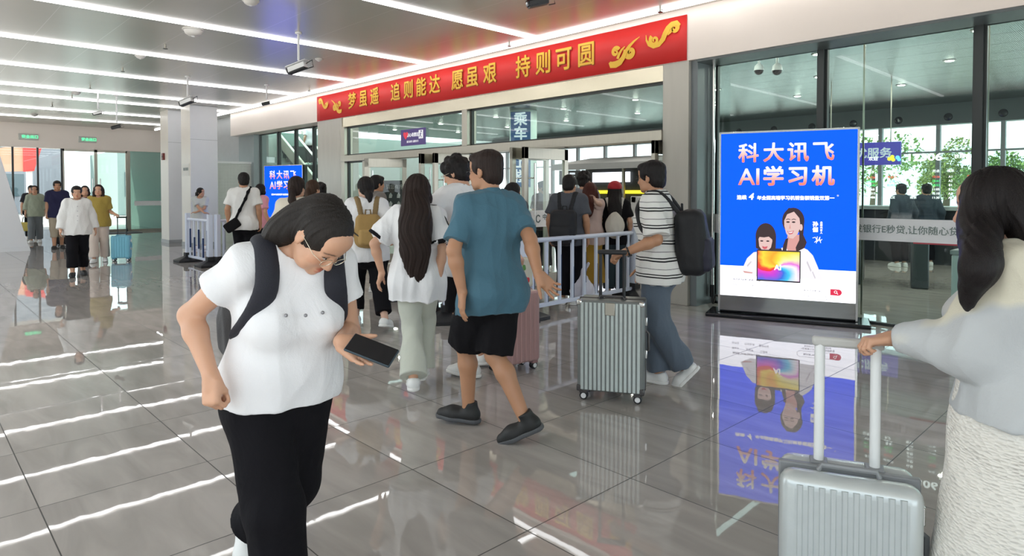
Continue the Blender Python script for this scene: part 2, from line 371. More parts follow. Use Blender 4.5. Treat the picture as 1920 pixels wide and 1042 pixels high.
MB().box(-20.0, -19.5, -.88, .3, 0, 2.36).build('perforated_panel', pf, e)
f = MB(); f.box(-19.52, -19.47, .26, .32, 0, 2.38); f.box(-19.52, -19.47, -.9, .32, 2.34, 2.4); f.build('panel_frame', WHITEP, e)
f = MB(); f.box(-20.6, -19.8, -1.215, -1.2, .25, 2.0); f.build('service_hatch', WHITEP, e, bevel=.004)
# sloping white casing at the far left
sl = MB(); sl.prism([(-5.03, 0), (-5.62, 2.5), (-5.95, 3.9), (-12, 3.9), (-12, 0)], -1.3, lambda u, v, w: (-20.5 + w, u, v))
struct(sl.build('wall_sloping', WALLW), 'white sloping casing at the left edge of the hall', 'wall')
struct(MB().prism([(-5.02, 0), (-5.045, .12), (-12, .12), (-12, 0)], .015, lambda u, v, w: (-20.5 + w, u, v)).build('baseboard_left', WALLW), 'white skirting under the sloping casing', 'baseboard')

# ------------------------------------------------------------------ entrance door leaves standing open
def leaf(n, x, y0, y1, label, side=1, swing=0.):
    e = thing('door_%d' % n, label, 'door', (x, y1, 0), swing); e['kind'] = 'structure'
    L = y0 - y1
    f = MB()
    for yy in (0, L + .09): f.box(-.03, .03, yy - .09, yy, .02, 2.2)
    f.box(-.03, .03, L, 0, 2.02, 2.2); f.box(-.03, .03, L, 0, .02, .2)
    f.build('door_frame', STEEL, e, bevel=.003)
    MB().box(-.008, .008, L + .09, -.09, .2, 2.02).build('pane', GLASSC, e)
    for s in (-1, 1):
        h = MB(); yy = L + .16
        h.tube([(s * .1, yy, .55), (s * .1, yy, 1.95)], .017)
        for z in (.8, 1.72): h.tube([(0, yy, z), (s * .1, yy, z)], .011)
        h.build('door_handle', STEELB, e, smooth=True)
    b = MB().box(-.012, .012, L + .1, -.1, 1.0, 1.2).build('safety_band', WHITEP, e); b['label'] = 'white safety band'
    return e
leaf(3, -11.48, -.54, .33, 'open glass door leaf nearest the left jamb', swing=R(-29))
leaf(4, -9.68, -.62, .3, 'open glass door leaf left of the middle post')
leaf(5, -9.36, -.55, .35, 'open glass door leaf right of the middle post')
leaf(6, -7.45, -.52, .4, 'open glass door leaf left of the wide opening', swing=R(4))
leaf(7, -7.13, -.5, .52, 'open glass door leaf with white banded pane by the wide opening')
leaf(8, -5.02, -.12, .6, 'open glass door leaf folded against the right stone pillar')

# ------------------------------------------------------------------ LED strips of the ceilings
for i, x in enumerate([-4.3, -7.08, -9.88, -12.55, -15.24, -18.1, -19.85, -22.75, -25.4]):
    w = .03
    tag(MB().box(x - w, x + w, -10.4, -.28, 3.872, 3.9).build('ceiling_light', LED), ['white light strip across the hall ceiling, %s' % s for s in ('rightmost, ending over the right panes', 'second from the right, above the banner', 'third from the right', 'fourth from the right', 'fifth from the right, ending left of the banner', 'sixth from the right, ending at the column top', 'seventh from the right, hidden partly by the column', 'eighth from the right, near the far wall', 'the last one before the far wall')][i], 'light', 'light strips across the hall')
tag(MB().box(-27.5, 6, -.25, -.20, 3.86, 3.9).build('ceiling_light', LED2), 'long white light strip running along the entrance fascia', 'light')
for i, (x, y0, y1) in enumerate([(-5.2, 1.2, 4.2), (-8.2, 1.0, 5.5), (-12.5, 1.2, 5.0), (-16.0, 1.0, 6.0), (-2.2, 1.6, 4.6)]):
    tag(MB().box(x - .05, x + .05, y0, y1, 3.98, 4.0).build('ceiling_light', emat('inner_strip', (.85, 1, 1), 1.2)), 'dim light strip in the inner room ceiling, %s' % ('behind the top of the blue board', 'behind the right clerestory pane', 'behind the left clerestory pane', 'near the escalator', 'behind the right hand panes')[i], 'light', 'inner strips')
# inner lighting: rows of round downlights, the three leftmost columns added
dl = emat('downlight', (1, .96, .85), 14)
def downlight(x, y, label):
    e = thing('downlight', label, 'downlight', (x, y, 4.0), group='downlights of the inner room')
    MB().lathe([(.075, -.012), (.11, -.012), (.115, 0), (.075, 0)], n=16).build('trim_ring', WHITEP, e, smooth=True)
    MB().lathe([(.05, -.022), (.07, -.018), (.07, 0)], n=16).build('lens', dl, e)
    l = bpy.data.lights.new('downlight_lamp', 'AREA'); l.shape = 'DISK'; l.size = .16; l.energy = 14; l.color = (1, .95, .86)
    lo = bpy.data.objects.new('downlight_lamp', l); COL.objects.link(lo); lo.parent = e; lo.location = (0, 0, -.03)
for j, y in enumerate((2.4, 4.6, 7.0, 9.5)):
    for k, x in enumerate((-1.0, -3.2, -5.6, -8.0, -10.4, -13.0, -16.0, -19.0, -22.0)):  # leftmost three columns added to brighten the room behind the left glazing
        downlight(x + (j % 2) * .9, y, 'small round downlight in the inner ceiling above the waiting room')

tag(MB().box(-27.6, -26.7, -2.6, -.9, 0, .02).build('doormat', M('mat_grey', (.10, .10, .11), .9)), 'dark grey doormat inside the far glass doors', 'mat')
# ------------------------------------------------------------------ back windows of the inner room and what lies outside
BW = 14.0
struct(MB().box(-34, 14, BW, BW + .4, 3.42, 4.0).build('wall_rear', M('dark_beam', (.13, .15, .15), .4)), 'dark beam with round outlets above the rear windows', 'wall')
noz = MB()
for k in range(20): noz.lathe([(.11, 0), (.1, -.03), (.045, -.04), (.04, -.01)], (-1.0 - k * 1.25, BW, 3.62), 14, 'y')
noz.build('trim_60', BLACKG, smooth=True)['kind'] = 'structure'
bpy.data.objects['trim_60']['label'] = 'row of round black air outlets along the rear beam'
struct(MB().box(-34, 14, BW, BW + .3, 0, .55).build('wall_rear', M('grey_sill_wall', (.34, .36, .36), .5)), 'low sill wall under the rear windows', 'wall')
for k in range(18):
    x = 1 - k * 1.5
    e = thing('window_%d' % (70 + k), 'tall rear window of the inner room looking outdoors', 'window'); e['kind'] = 'structure'; e['group'] = 'rear windows'
    MB().box(x - 1.45, x - .05, BW + .1, BW + .12, .55, 3.42).build('pane', GLASSC, e)
    f = MB(); f.box(x - .05, x + .05, BW + .04, BW + .2, .55, 3.42); f.box(x - 1.45, x - .05, BW + .06, BW + .16, 2.62, 2.67); f.build('window_frame', GREYP, e)
struct(MB().box(-28, -26.5, .8, 14.4, 0, 4.0).build('wall_inner_left', M('inner_green_wall', (.33, .39, .34), .4)), 'dull green side wall inside behind the escalator', 'wall')
# outdoors behind: canopy slab, hedge, trees, far block
tag(MB().box(-30, 12, 15.2, 19, 4.3, 4.6).build('outdoor_canopy', M('canopy_white', (.7, .72, .72), .5)), 'white canopy slab outside over the rear windows', 'canopy')
LEAF = M('leaf_green', (.11, .20, .035), .6, noise=.5, scale=1.5); LEAF2 = M('leaf_olive', (.17, .22, .05), .6, noise=.5, scale=1.5); BARK = M('bark', (.12, .09, .06), .9)
def tree(x, y, h, r, mat, label, n=1500, seed=1):
    rnd = random.Random(seed)
    e = thing('tree', label, 'tree', (x, y, 0), group='trees behind the station')
    MB().tube([(0, 0, 0), (.08, .05, h * .3), (0, .1, h * .6)], [.2, .15, .08]).build('trunk', BARK, e, smooth=True)
    cl = MB(); hubs = [(rnd.gauss(0, r * .42), rnd.gauss(0, r * .42), h * .62 + rnd.gauss(0, r * .3), r * rnd.uniform(.35, .55)) for _ in range(14)]
    for _ in range(n):
        hx, hy, hz, hr = rnd.choice(hubs); d = Vector((rnd.gauss(0, 1), rnd.gauss(0, 1), rnd.gauss(0, 1))).normalized() * hr * rnd.uniform(.6, 1.05)
        c = Vector((hx, hy, hz)) + d; a = Vector((rnd.gauss(0, 1), rnd.gauss(0, 1), rnd.gauss(0, 1))).normalized(); b = a.cross(Vector((rnd.random(), rnd.random(), 1))).normalized()
        s = rnd.uniform(.07, .15) * (r / 2)
        cl.add([c + a * s, c + b * s * .5, c - a * s, c - b * s * .5], [(0, 1, 2, 3)])
    cl.build('crown', mat, e)
tree(-5.4, 26, 3.5, 1.35, LEAF, 'bushy green tree outside, right behind the dark mullion', 5200, 3)
tree(-8.6, 31, 3.7, 1.5, LEAF2, 'olive green tree outside, behind the timetable display', 5200, 4)
tree(-2.4, 33, 3.4, 1.4, LEAF2, 'olive tree outside behind the woman with long hair', 4400, 5)
tree(-16, 44, 6.0, 3.0, LEAF, 'distant tree outside the rear windows', 1500, 6)
hd = MB().box(-60, 40, 60, 66, 0, 5.5); hd2 = hd.build('far_building', M('far_block', (.52, .6, .64), .6)); tag(hd2, 'long pale block far behind the trees', 'building')

# ------------------------------------------------------------------ inner room furnishings
e = thing('round_column', 'pale mint round column hung with a blue vertical direction sign', 'column', (-14.3, 6.6, 0)); e['kind'] = 'thing'
MB().lathe([(.42, 0), (.42, 4.0)], n=40).build('shaft', M('mint_column', (.62, .78, .74), .35), e, smooth=True)
MB().lathe([(.45, 0), (.45, .15)], n=40).build('plinth', STEEL, e, smooth=True)
SIGNB = M('sign_blue', (.02, .07, .19), .4, emit=(.02, .07, .19), es=.25)
SIGNW = emat('sign_white', (.8, .9, .95), .5)
e = thing('direction_sign', 'blue vertical sign with white characters on the mint column', 'sign', (-14.03, 6.22, 2.3), R(37))
MB().box(-.05, .05, 0, .12, -.5, 1.5).build('bracket', STEEL, e)
MB().box(-.3, .3, -.03, .03, -.65, 1.62).build('board', SIGNB, e)
for k, ch in enumerate('乘车请上楼'):
    text_mesh('lettering', ch, .42, SIGNW, e, T(0, -.035, 1.38 - k * .43), bold=.012)
# escalator with two riders
e = thing('escalator', 'escalator with glass sides climbing to the left inside', 'escalator', (-20.6, 4.2, 0))
def esc(u, v, w): return (u, w, v)
st = MB()
for k in range(19): st.box(-.2 - k * .33 - .33, -.2 - k * .33, .15, 1.15, k * .2 - .25, k * .2 + .06)
st.build('steps', DARKM, e)
for w0 in (0, 1.2):
    MB().prism([(.6, 0), (-.1, 0), (-6.3, 3.7), (-6.3, 4.2), (-.15, .5), (.6, .25)], .12, lambda u, v, w: (u, w + w0, v)).build('truss_panel', STEEL, e)
    MB().prism([(.6, .25), (-.15, .5), (-6.3, 4.2), (-6.3, 4.95), (-.15, 1.25), (.6, 1.0)], .012, lambda u, v, w: (u, w + w0 + .05, v)).build('glass_side', GLASS, e)
    MB().tube([(.7, w0 + .05, .95), (.6, w0 + .05, 1.03), (-.15, w0 + .05, 1.28), (-6.3, w0 + .05, 4.98)], .045).build('handrail', M('pale_handrail', (.6, .64, .6), .4), e, smooth=True)
# dark information board behind the doors
e = thing('information_board', 'dark grey notice board with rows of small white icons inside', 'board', (-13.1, 1.25, 0), R(25))
MB().box(-.75, .75, -.04, .04, .25, 1.78).build('panel', M('slate_board', (.05, .052, .056), .4), e, bevel=.01)
ic = MB()
for r in range(2):
    for k in range(5):
        x = -.45 + k * .22; z = 1.42 - r * .2
        ic.add([(x - .05, -.045, z - .06), (x + .03, -.045, z - .06), (x + .05, -.045, z + .01), (x, -.045, z + .07), (x - .04, -.045, z + .02)], [(0, 1, 2, 3, 4)])
ic.build('icons', M('board_white', (.6, .6, .6), .5), e)
text_mesh('lettering', '请您有序候车', .12, MATS['board_white'], e, T(0, -.045, 1.62))
MB().box(-.7, .7, -.045, -.038, .3, .62).build('blue_panel', M('board_blue', (.03, .045, .2), .4), e)
for s in (-.6, .6): MB().box(s - .03, s + .03, -.2, .2, 0, .25).build('foot', DARKM, e)
# purple sign fixed in the clerestory pane
e = thing('hanging_sign', 'small purple sign with a red heart and running figure in the clerestory pane', 'sign', (-10.85, .06, 2.61))
MB().box(-.42, .42, -.012, .012, -.165, .165).build('board', M('sign_purple', (.05, .03, .13), .4, emit=(.05, .03, .13), es=.4), e)
hh = MB(); hh.prism([(.085 * math.sin(t) ** 3, .075 * (math.cos(t) - .36 * math.cos(2 * t) - .14 * math.cos(3 * t))) for t in [k * math.pi / 14 for k in range(28)]], .002, lambda u, v, w: (-.24 + u, -.016 - w, .05 + v))
hh.build('heart', M('heart_red', (.55, .03, .06), .5, emit=(.55, .03, .06), es=.4), e)
WS = M('sign_print_white', (.75, .75, .78), .5, emit=(.75, .75, .78), es=.3)
text_mesh('lettering', '爱心母婴区', .085, WS, e, T(.0, -.014, .04), bold=.002); text_mesh('lettering', '服务旅客 温馨出行', .05, WS, e, T(.0, -.014, -.09))
rf = MB(); rf.box(.21, .36, -.016, -.014, -.045, .125); rf.build('pictogram_panel', WS, e)
rf = MB(); rf.lathe([(.018, -.02), (.018, -.017)], (.3, 0, .098), 12, 'y'); rf.bar((.29, -.019, .07), (.275, -.019, .02), .03, .002); rf.bar((.275, -.019, .03), (.235, -.019, -.02), .016, .002); rf.bar((.28, -.019, .02), (.32, -.019, -.02), .016, .002); rf.bar((.24, -.019, .05), (.33, -.019, .05), .012, .002)
rf.build('pictogram', MATS['sign_purple'], e)
# kiosk with grey canopy and yellow light band
e = thing('kiosk', 'shop kiosk with grey canopy and a glowing yellow band inside', 'kiosk', (-12.1, 9.6, 0))
MB().box(-3.2, 2.0, 1.2, 1.4, 0, 2.5).build('back_panel', M('kiosk_dark', (.02, .022, .022), .5), e)
MB().box(-3.2, 2.0, 0, .5, 0, 1.0).build('counter', M('kiosk_counter', (.28, .29, .28), .4), e, bevel=.02)
MB().prism([(-.5, 2.25), (-.5, 2.45), (1.6, 2.75), (1.6, 2.5)], 5.4, lambda u, v, w: (-3.3 + w, u, v)).build('canopy', M('canopy_grey', (.30, .31, .31), .5), e)
MB().box(-3.0, 1.9, 1.1, 1.18, 1.45, 1.56).build('light_band', emat('yellow_band', (1, .8, .03), 1.3), e)
MB().box(-2.8, -1.2, 1.1, 1.18, 1.85, 2.2).build('menu_screen', emat('menu_white', (.85, .9, 1), 1.3), e)
for x in (-3.1, -.6, 1.9): MB().box(x - .04, x + .04, -.05, .03, 0, 2.3).build('post', STEEL, e)
e = thing('security_scanner', 'white framed screening gate with a blue panel inside', 'scanner', (-6.6, 2.6, 0))
f = MB()
for x in (-.55, .55): f.box(x - .06, x + .06, -.2, .2, 0, 1.42)
f.box(-.6, .6, -.2, .2, 1.3, 1.42); f.build('gate_frame', WHITEP, e, bevel=.01)
MB().box(-.49, .49, -.12, .12, .95, 1.28).build('panel', M('scanner_blue', (.03, .07, .16), .3), e)
MB().box(-.49, .49, -.14, .14, .2, .9).build('body', M('scanner_grey', (.12, .14, .15), .4), e, bevel=.01)
e = thing('direction_sign', 'small bright blue direction sign over the screening gate', 'sign', (-7.6, 4.6, 1.7), R(30))
MB().box(-.35, .35, -.03, .03, -.13, .13).build('board', emat('sign_bright_blue', (.03, .25, .75), 1.0), e)
text_mesh('lettering', '安检 进站', .13, SIGNW, e, T(0, -.035, .03)); text_mesh('lettering', '请由此排队', .08, SIGNW, e, T(0, -.035, -.08))
MB().tube([(0, 0, -.13), (0, 0, -1.7)], .02).build('pole', STEEL, e); MB().lathe([(.16, -1.7), (.14, -1.66)], n=20).build('base', STEEL, e)
e = thing('information_sign', 'dark wall sign with a white letter E on the mint column', 'sign', (-11.95, 6.1, 1.9), R(40))
MB().box(-.3, .3, -.03, .03, -.2, .2).build('board', DARKM, e); text_mesh('lettering', 'IE', .34, SIGNW, e, T(.02, -.035, 0), bold=.012)
MB().tube([(0, 0, -.2), (0, 0, -1.9)], .02).build('pole', STEEL, e)
# low dark counters, ticket machines and seats seen through the right panes
TKB = M('machine_blue', (.02, .07, .24), .35)
for k, (x, y) in enumerate([(-6.6, 7.0), (-5.5, 7.2), (-8.6, 6.2)]):
    e = thing('ticket_machine', ['blue ticket machine behind the left edge of the right pane', 'blue ticket machine next to the dark partition inside', 'blue ticket machine hidden partly by the advertising board'][k], 'machine', (x, y, 0), R(25), 'ticket machines')
    MB().box(-.4, .4, -.3, .3, 0, 2.0).build('cabinet', TKB, e, bevel=.02); MB().box(-.28, .28, -.32, -.29, 1.15, 1.65).build('screen', BLACKG, e); MB().box(-.3, .3, -.34, -.29, .75, .95).build('tray', GREYP, e)
e = thing('service_counter', 'long dark service counter with pale top behind the right panes', 'counter', (-4.4, 8.4, 0))
MB().box(-2.6, 2.9, -.35, .35, 0, 1.12).build('body', M('counter_dark', (.03, .035, .04), .4), e, bevel=.01); MB().box(-2.7, 3.0, -.42, .42, 1.12, 1.2).build('counter_top', M('counter_top', (.42, .47, .46), .3), e, bevel=.008)
PUR = M('board_purple', (.05, .04, .26), .4, emit=(.05, .04, .3), es=.5)
e = thing('service_sign', 'purple service sign hanging inside above the counter', 'sign', (-5.15, 8.2, 2.35), R(10))
MB().box(-.8, .8, -.05, .05, -.25, .25).build('board', PUR, e); text_mesh('lettering', '票优服务', .24, SIGNW, e, T(.15, -.055, 0), bold=.006)
for s in (-.6, .6): MB().tube([(s, 0, .25), (s, 0, 1.66)], .012).build('hanger', STEEL, e)
for k, (x, y, h) in enumerate([(-5.9, 3.6, .82), (-4.9, 3.9, .82), (-3.9, 4.2, .82), (-3.0, 4.4, .82)]):
    e = thing('turnstile', 'low dark turnstile with a small white reader inside, %s' % ['leftmost', 'second from the left', 'third from the left', 'rightmost'][k], 'turnstile', (x, y, 0), R(15), 'turnstiles inside')
    MB().box(-.12, .12, -.5, .5, 0, h).build('housing', M('turnstile_dark', (.05, .06, .065), .3), e, bevel=.02); MB().box(-.09, .09, -.45, -.2, h, h + .07).build('reader', WHITEP, e, bevel=.01)
e = thing('waste_bin', 'pale grey upright bin behind the glass by the long haired woman', 'bin', (-1.62, .95, 0))
MB().box(-.17, .17, -.17, .17, 0, .82).build('body', M('bin_grey', (.62, .65, .66), .4), e, bevel=.02); MB().box(-.18, .18, -.18, .18, .82, .87).build('lid', GREYP, e, bevel=.01)
# transparent LED timetable hanging behind the right pane
e = thing('timetable_display', 'transparent timetable screen with white red and green rows behind the right pane', 'display', (-2.16, 1.1, 1.72), R(8))
lw = emat('led_white', (1, 1, 1), 1.5); lg = emat('led_green', (.05, .75, .2), 1.3); lr = emat('led_red', (.85, .1, .08), 1.3); ly = emat('led_yellow', (.8, .85, .05), 1.2); lb = emat('led_blue', (.15, .5, 1), 1.2)
for s in (-.61, .61): MB().box(s - .01, s + .01, -.002, .012, -1.72, 2.28).build('post', STEEL, e)
MB().box(-.62, .62, 0, .008, -.42, .5).build('screen_glass', glass_mat('screen_glass', (.97, .98, .98), extra=.0), e)
text_mesh('lettering', '12306', .115, lw, e, T(.02, -.004, .18), bold=.003, sx=1.25)
lg1 = MB(); lg1.lathe([(.022, -.004), (.022, 0)], (-.30, 0, .2), 10, 'y'); lg1.lathe([(.022, -.004), (.022, 0)], (-.33, 0, .175), 10, 'y'); lg1.lathe([(.022, -.004), (.022, 0)], (-.29, 0, .165), 10, 'y'); lg1.build('logo_yellow', ly, e)
lg1 = MB(); lg1.lathe([(.024, -.004), (.024, 0)], (-.245, 0, .19), 10, 'y'); lg1.lathe([(.02, -.004), (.02, 0)], (-.23, 0, .165), 10, 'y'); lg1.build('logo_blue', lb, e)
text_mesh('lettering', '铁路客户服务', .05, lw, e, T(.46, -.004, .18)); text_mesh('lettering', '欢迎', .05, lw, e, T(-.5, -.004, .18))
for cx, hd_ in ((-.52, '车次'), (-.3, '终到站'), (-.08, '始发'), (.14, '开点'), (.28, '候车'), (.5, '状态')):
    text_mesh('lettering', hd_, .035, lw, e, T(cx, -.004, .02))
rows = [('G1736', '南京南', '合肥', '10:26', 'A1', '停止检票'), ('D3068', '上海', '汉口', '10:41', 'A2', '正在检票'), ('G7192', '杭州东', '合肥', '10:52', 'B1', '正在检票'), ('G268', '青岛', '黄山', '11:05', 'B2', '候车'), ('D2212', '成都东', '宁波', '11:18', 'A1', '候车'), ('G1486', '武汉', '南京', '11:30', 'A2', '候车')]
for r_, row in enumerate(rows):
    m_ = lr if r_ == 0 else lg if r_ < 3 else lw
    for cx, tx in zip((-.52, -.3, -.08, .14, .28, .5), row): text_mesh('lettering', tx, .034, m_ if cx in (-.52, -.3, .5, .14) else lw, e, T(cx, -.004, -.045 - r_ * .048))
# white slogan bands stuck on the glass
GRT = M('slogan_green_grey', (.20, .26, .24), .5)
BANDM = M('band_white', (.86, .87, .88), .5)
e = thing('slogan_band', 'white band on the right pane with grey green bank slogan', 'band', (-2.12, .46, 1.08))
MB().box(-.56, .56, -.004, .004, -.125, .125).build('film', BANDM, e); MB().box(.05, .56, -.006, .004, -.14, -.124).build('red_edge', M('edge_red', (.45, .06, .08), .5), e)
text_mesh('lettering', '发银行E秒贷,让你随心贷', .098, GRT, e, T(-.04, -.006, 0), bold=.001, sx=.98)
e = thing('logo_band', 'white band with a grey ring logo left of the blue board', 'band', (-4.18, .46, 1.08))
MB().box(-.24, .26, -.004, .004, -.125, .125).build('film', BANDM, e)
lgm = MB()
for k in range(14):
    a0, a1 = .6 + k * .38, .6 + (k + 1) * .38; w = .014 + .008 * math.sin(k)
    lgm.bar((.042 * math.cos(a0) - .03, -.007, .048 * math.sin(a0)), (.042 * math.cos(a1) - .03, -.007, .048 * math.sin(a1)), w, .003, up=(0, 1, 0))
lgm.build('logo', M('logo_dark', (.10, .14, .14), .5), e)
text_mesh('lettering', '中国', .07, MATS['logo_dark'], e, T(.14, -.006, .02), bold=.002); text_mesh('lettering', 'China', .04, MATS['logo_dark'], e, T(.14, -.006, -.045))
e = thing('logo_band', 'white band with dark ring logo and letters on the open door leaf', 'band', (-7.1, .0, 1.08), R(90))
MB().box(-.36, .36, -.004, .004, -.13, .13).build('film', BANDM, e)
lgm = MB()
for k in range(14):
    a0, a1 = .6 + k * .38, .6 + (k + 1) * .38
    lgm.bar((.045 * math.cos(a0) - .2, -.007, .055 * math.sin(a0)), (.045 * math.cos(a1) - .2, -.007, .055 * math.sin(a1)), .02, .003, up=(0, 1, 0))
lgm.build('logo', MATS['logo_dark'], e); text_mesh('lettering', '中国银行', .1, MATS['logo_dark'], e, T(.1, -.006, .02), bold=.002)
e = thing('logo_band', 'white band with small grey letters on the left glazing', 'band', (-17.6, .42, 1.05))
MB().box(-.5, 1.7, -.004, .004, -.13, .13).build('film', BANDM, e); text_mesh('lettering', '中国银行 让你随心贷', .12, MATS['logo_dark'], e, T(.3, -.006, 0))
# dome cameras and screens inside
for k, (px, d) in enumerate([(1423, 11.2), (1457, 10.6)]):
    q = at(px, 130, d)
    e = thing('dome_camera', ['white dome camera inside, the left one of the pair', 'white dome camera inside, the right one of the pair'][k], 'camera', (q.x, q.y, 0), group='pair of dome cameras')
    MB().tube([(0, 0, 4.0), (0, 0, q.z + .08)], .02).build('stem', WHITEP, e, smooth=True)
    MB().lathe([(.03, q.z + .1), (.07, q.z + .06), (.085, q.z - .02)], n=20).build('housing', WHITEP, e, smooth=True); MB().lathe([(.078, q.z - .02), (.07, q.z - .06), (.035, q.z - .09), (.005, q.z - .097)], n=20).build('dome', BLACKG, e, smooth=True)
e = thing('wall_screen', 'small lit screen in dark case behind the left glazing', 'screen', tuple(at(511, 328, 21.0)), R(30))
MB().box(-.18, .18, -.04, .04, -.32, .32).build('case', BLACKG, e, bevel=.01); MB().box(-.12, -.02, -.045, -.04, -.27, .27).build('lit_panel', emat('screen_pale', (.7, .85, 1), 1.1), e)
MB().tube([(0, 0, -.32), (0, 0, -at(511, 328, 21.0).z)], .03).build('pole', DARKM, e)
e = thing('pale_cabinet', 'pale mint cabinet inside behind the left glazing', 'cabinet', (-21.1, 2.2, 0)); 
MB().box(-.5, .7, 0, .6, 0, 1.45).build('body', M('mint_cabinet', (.55, .68, .6), .4), e, bevel=.01); MB().box(-.45, .65, -.012, 0, .05, 1.4).build('door_panel', M('mint_cabinet2', (.5, .64, .56), .4), e)

# ------------------------------------------------------------------ outside the far glass doors
e = thing('outdoor_awning', 'sloping red and peach awning outside beyond the far doors', 'awning', (-42, -2.7, 0))
MB().prism([(-1.8, 2.5), (-1.8, 3.5), (.95, 4.2), (.5, 2.6)], .3, lambda u, v, w: (w, u, v)).build('awning_panel', M('peach_panel', (.85, .38, .24), .6), e)
MB().prism([(.05, 2.55), (.05, 3.97), (.95, 4.2), (.5, 2.6)], .05, lambda u, v, w: (.31 + w, u, v)).build('red_panel', M('red_panel', (.75, .06, .05), .6), e)
for y in (-1.6, .2): MB().box(0, .2, y, y + .25, 0, 3.2).build('post', WHITEP, e)
def block(label, x0, x1, y0, y1, h, col, wins=True):
    e = thing('building', label, 'building', (x0, y0, 0))
    MB().box(0, x1 - x0, 0, y1 - y0, 0, h).build('walls', M('wall_%s' % label[:12].replace(' ', '_'), col, .7), e)
    if wins:
        n = max(2, int((y1 - y0) / 2.2))
        for k in range(n):
            for z in (1.2, 4.2):
                if z + 1.6 < h: MB().box(x1 - x0, x1 - x0 + .05, k * 2.2 + .4, k * 2.2 + 1.7, z, z + 1.6).build('window', M('far_window', (.10, .14, .16), .15), e)
    return e
block('pale grey block outside behind the walking group', -66, -58, -9, 1.5, 9, (.30, .30, .33))
block('white block outside beyond the right far door', -56, -48, 3.0, 14, 4.2, (.34, .39, .37))
e = thing('exit_sign', 'dark green exit sign board outside beyond the far doors', 'sign', (-38, 1.2, 0))
MB().box(0, .3, 0, 3.4, 1.9, 3.2).build('board', M('exit_green', (.02, .13, .10), .4), e)
for y in (.3, 3.0): MB().box(.05, .2, y, y + .15, 0, 1.9).build('post', GREYP, e)
text_mesh('lettering', '出站口', .7, M('exit_letter', (.25, .40, .34), .5), e, Matrix.Translation((.32, 1.7, 2.55)) @ Matrix.Rotation(R(90), 4, 'Z'), bold=.02)
e = thing('blue_panel', 'dark blue panel outside at the left edge of the far glass', 'panel', (-34, -6.9, 0)); MB().box(0, .1, 0, 1.3, 0, 2.4).build('board', M('dark_blue_panel', (.01, .015, .09), .4), e)
for k, (y, z) in enumerate([(-4.1, 3.42), (-2.35, 3.42)]):
    e = thing('exit_light', ['small green lit exit sign on the cream fascia, left', 'small green lit exit sign on the cream fascia, above the far doors'][k], 'sign', (-27.98, y, z), R(90))
    MB().box(-.28, .28, -.03, .03, -.11, .11).build('housing', M('exit_housing', (.6, .6, .56), .4), e, bevel=.01); text_mesh('lettering', '安全出口', .12, emat('exit_green_lit', (.1, .8, .35), 1.1), e, T(.04, -.035, 0), bold=.003)
e = thing('fire_alarm', 'small dark red fire alarm box on the cream column', 'alarm', (-21.0, -1.74, 2.55)); MB().box(-.08, .08, -.04, .02, -.1, .1).build('box', M('alarm_red', (.16, .02, .015), .4), e, bevel=.008); MB().lathe([(.03, -.05), (.03, -.04)], n=12, axis='y').build('button', BLACK, e)
e = thing('notice_sticker', 'small white notice on the column behind the attendant', 'notice', (-19.35, -1.632, 2.12)); MB().box(-.28, .28, -.003, .003, -.17, .17).build('sheet', M('paper', (.78, .77, .73), .6), e); g = MB(); [g.box(-.2 + .11 * k, -.13 + .11 * k, -.006, -.003, -.02, .06) for k in range(4)]; g.build('print_marks', MATS['logo_dark'], e)

block('dark office block across the forecourt, mirrored in the glass', -70, 60, -58, -46, 11, (.16, .18, .18))  # unseen block added so the glass mirrors dark walls, not bright sky
# ------------------------------------------------------------------ the red banner
RED = M('banner_red', (.78, .032, .028), .55, noise=.05, scale=1.5, bump=.06, bscale=3)
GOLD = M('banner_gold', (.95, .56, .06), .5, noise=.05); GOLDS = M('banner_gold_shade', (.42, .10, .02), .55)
e = thing('banner', 'long red banner with yellow Chinese slogan and cloud ornaments over the doors', 'banner', (0, -.012, 0))
bn = MB(); nx = 60
for i in range(nx + 1):
    x = -14.79 + (10.21) * i / nx
    for z in (3.225, 3.82): bn.v.append((x, -.006 * math.sin(i * .9) - .004, z))
for i in range(nx): bn.f.append((2 * i, 2 * i + 2, 2 * i + 3, 2 * i + 1))
bo = bn.build('cloth', RED, e, smooth=True); sm = bo.modifiers.new('thickness', 'SOLIDIFY'); sm.thickness = .004
for ch, x in zip('梦虽遥追则能达愿虽艰持则可圆', (-13.09, -12.61, -12.15, -11.35, -10.88, -10.45, -10.01, -9.32, -8.9, -8.43, -7.61, -7.15, -6.72, -6.27)):
    text_mesh('character', ch, .38, GOLD, e, T(x, -.02, 3.535), bold=.006, sx=.92)
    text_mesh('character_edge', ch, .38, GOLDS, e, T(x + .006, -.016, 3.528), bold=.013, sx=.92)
def ribbon(mb, pts, w, y):
    """Flat flourish following pts with widths w."""
    n = len(pts); L = []; Rr = []; y = y - .0035 * (len(mb.f) // 7 % 5)
    for i, (x, z) in enumerate(pts):
        x0, z0 = pts[max(i - 1, 0)]; x1, z1 = pts[min(i + 1, n - 1)]; t = Vector((x1 - x0, z1 - z0)).normalized(); nn = Vector((-t.y, t.x)) * w[i] / 2
        L.append((x + nn.x, y, z + nn.y)); Rr.append((x - nn.x, y, z - nn.y))
    o = len(mb.v); mb.v += L + Rr
    for i in range(n - 1): mb.f.append((o + i, o + i + 1, o + n + i + 1, o + n + i))
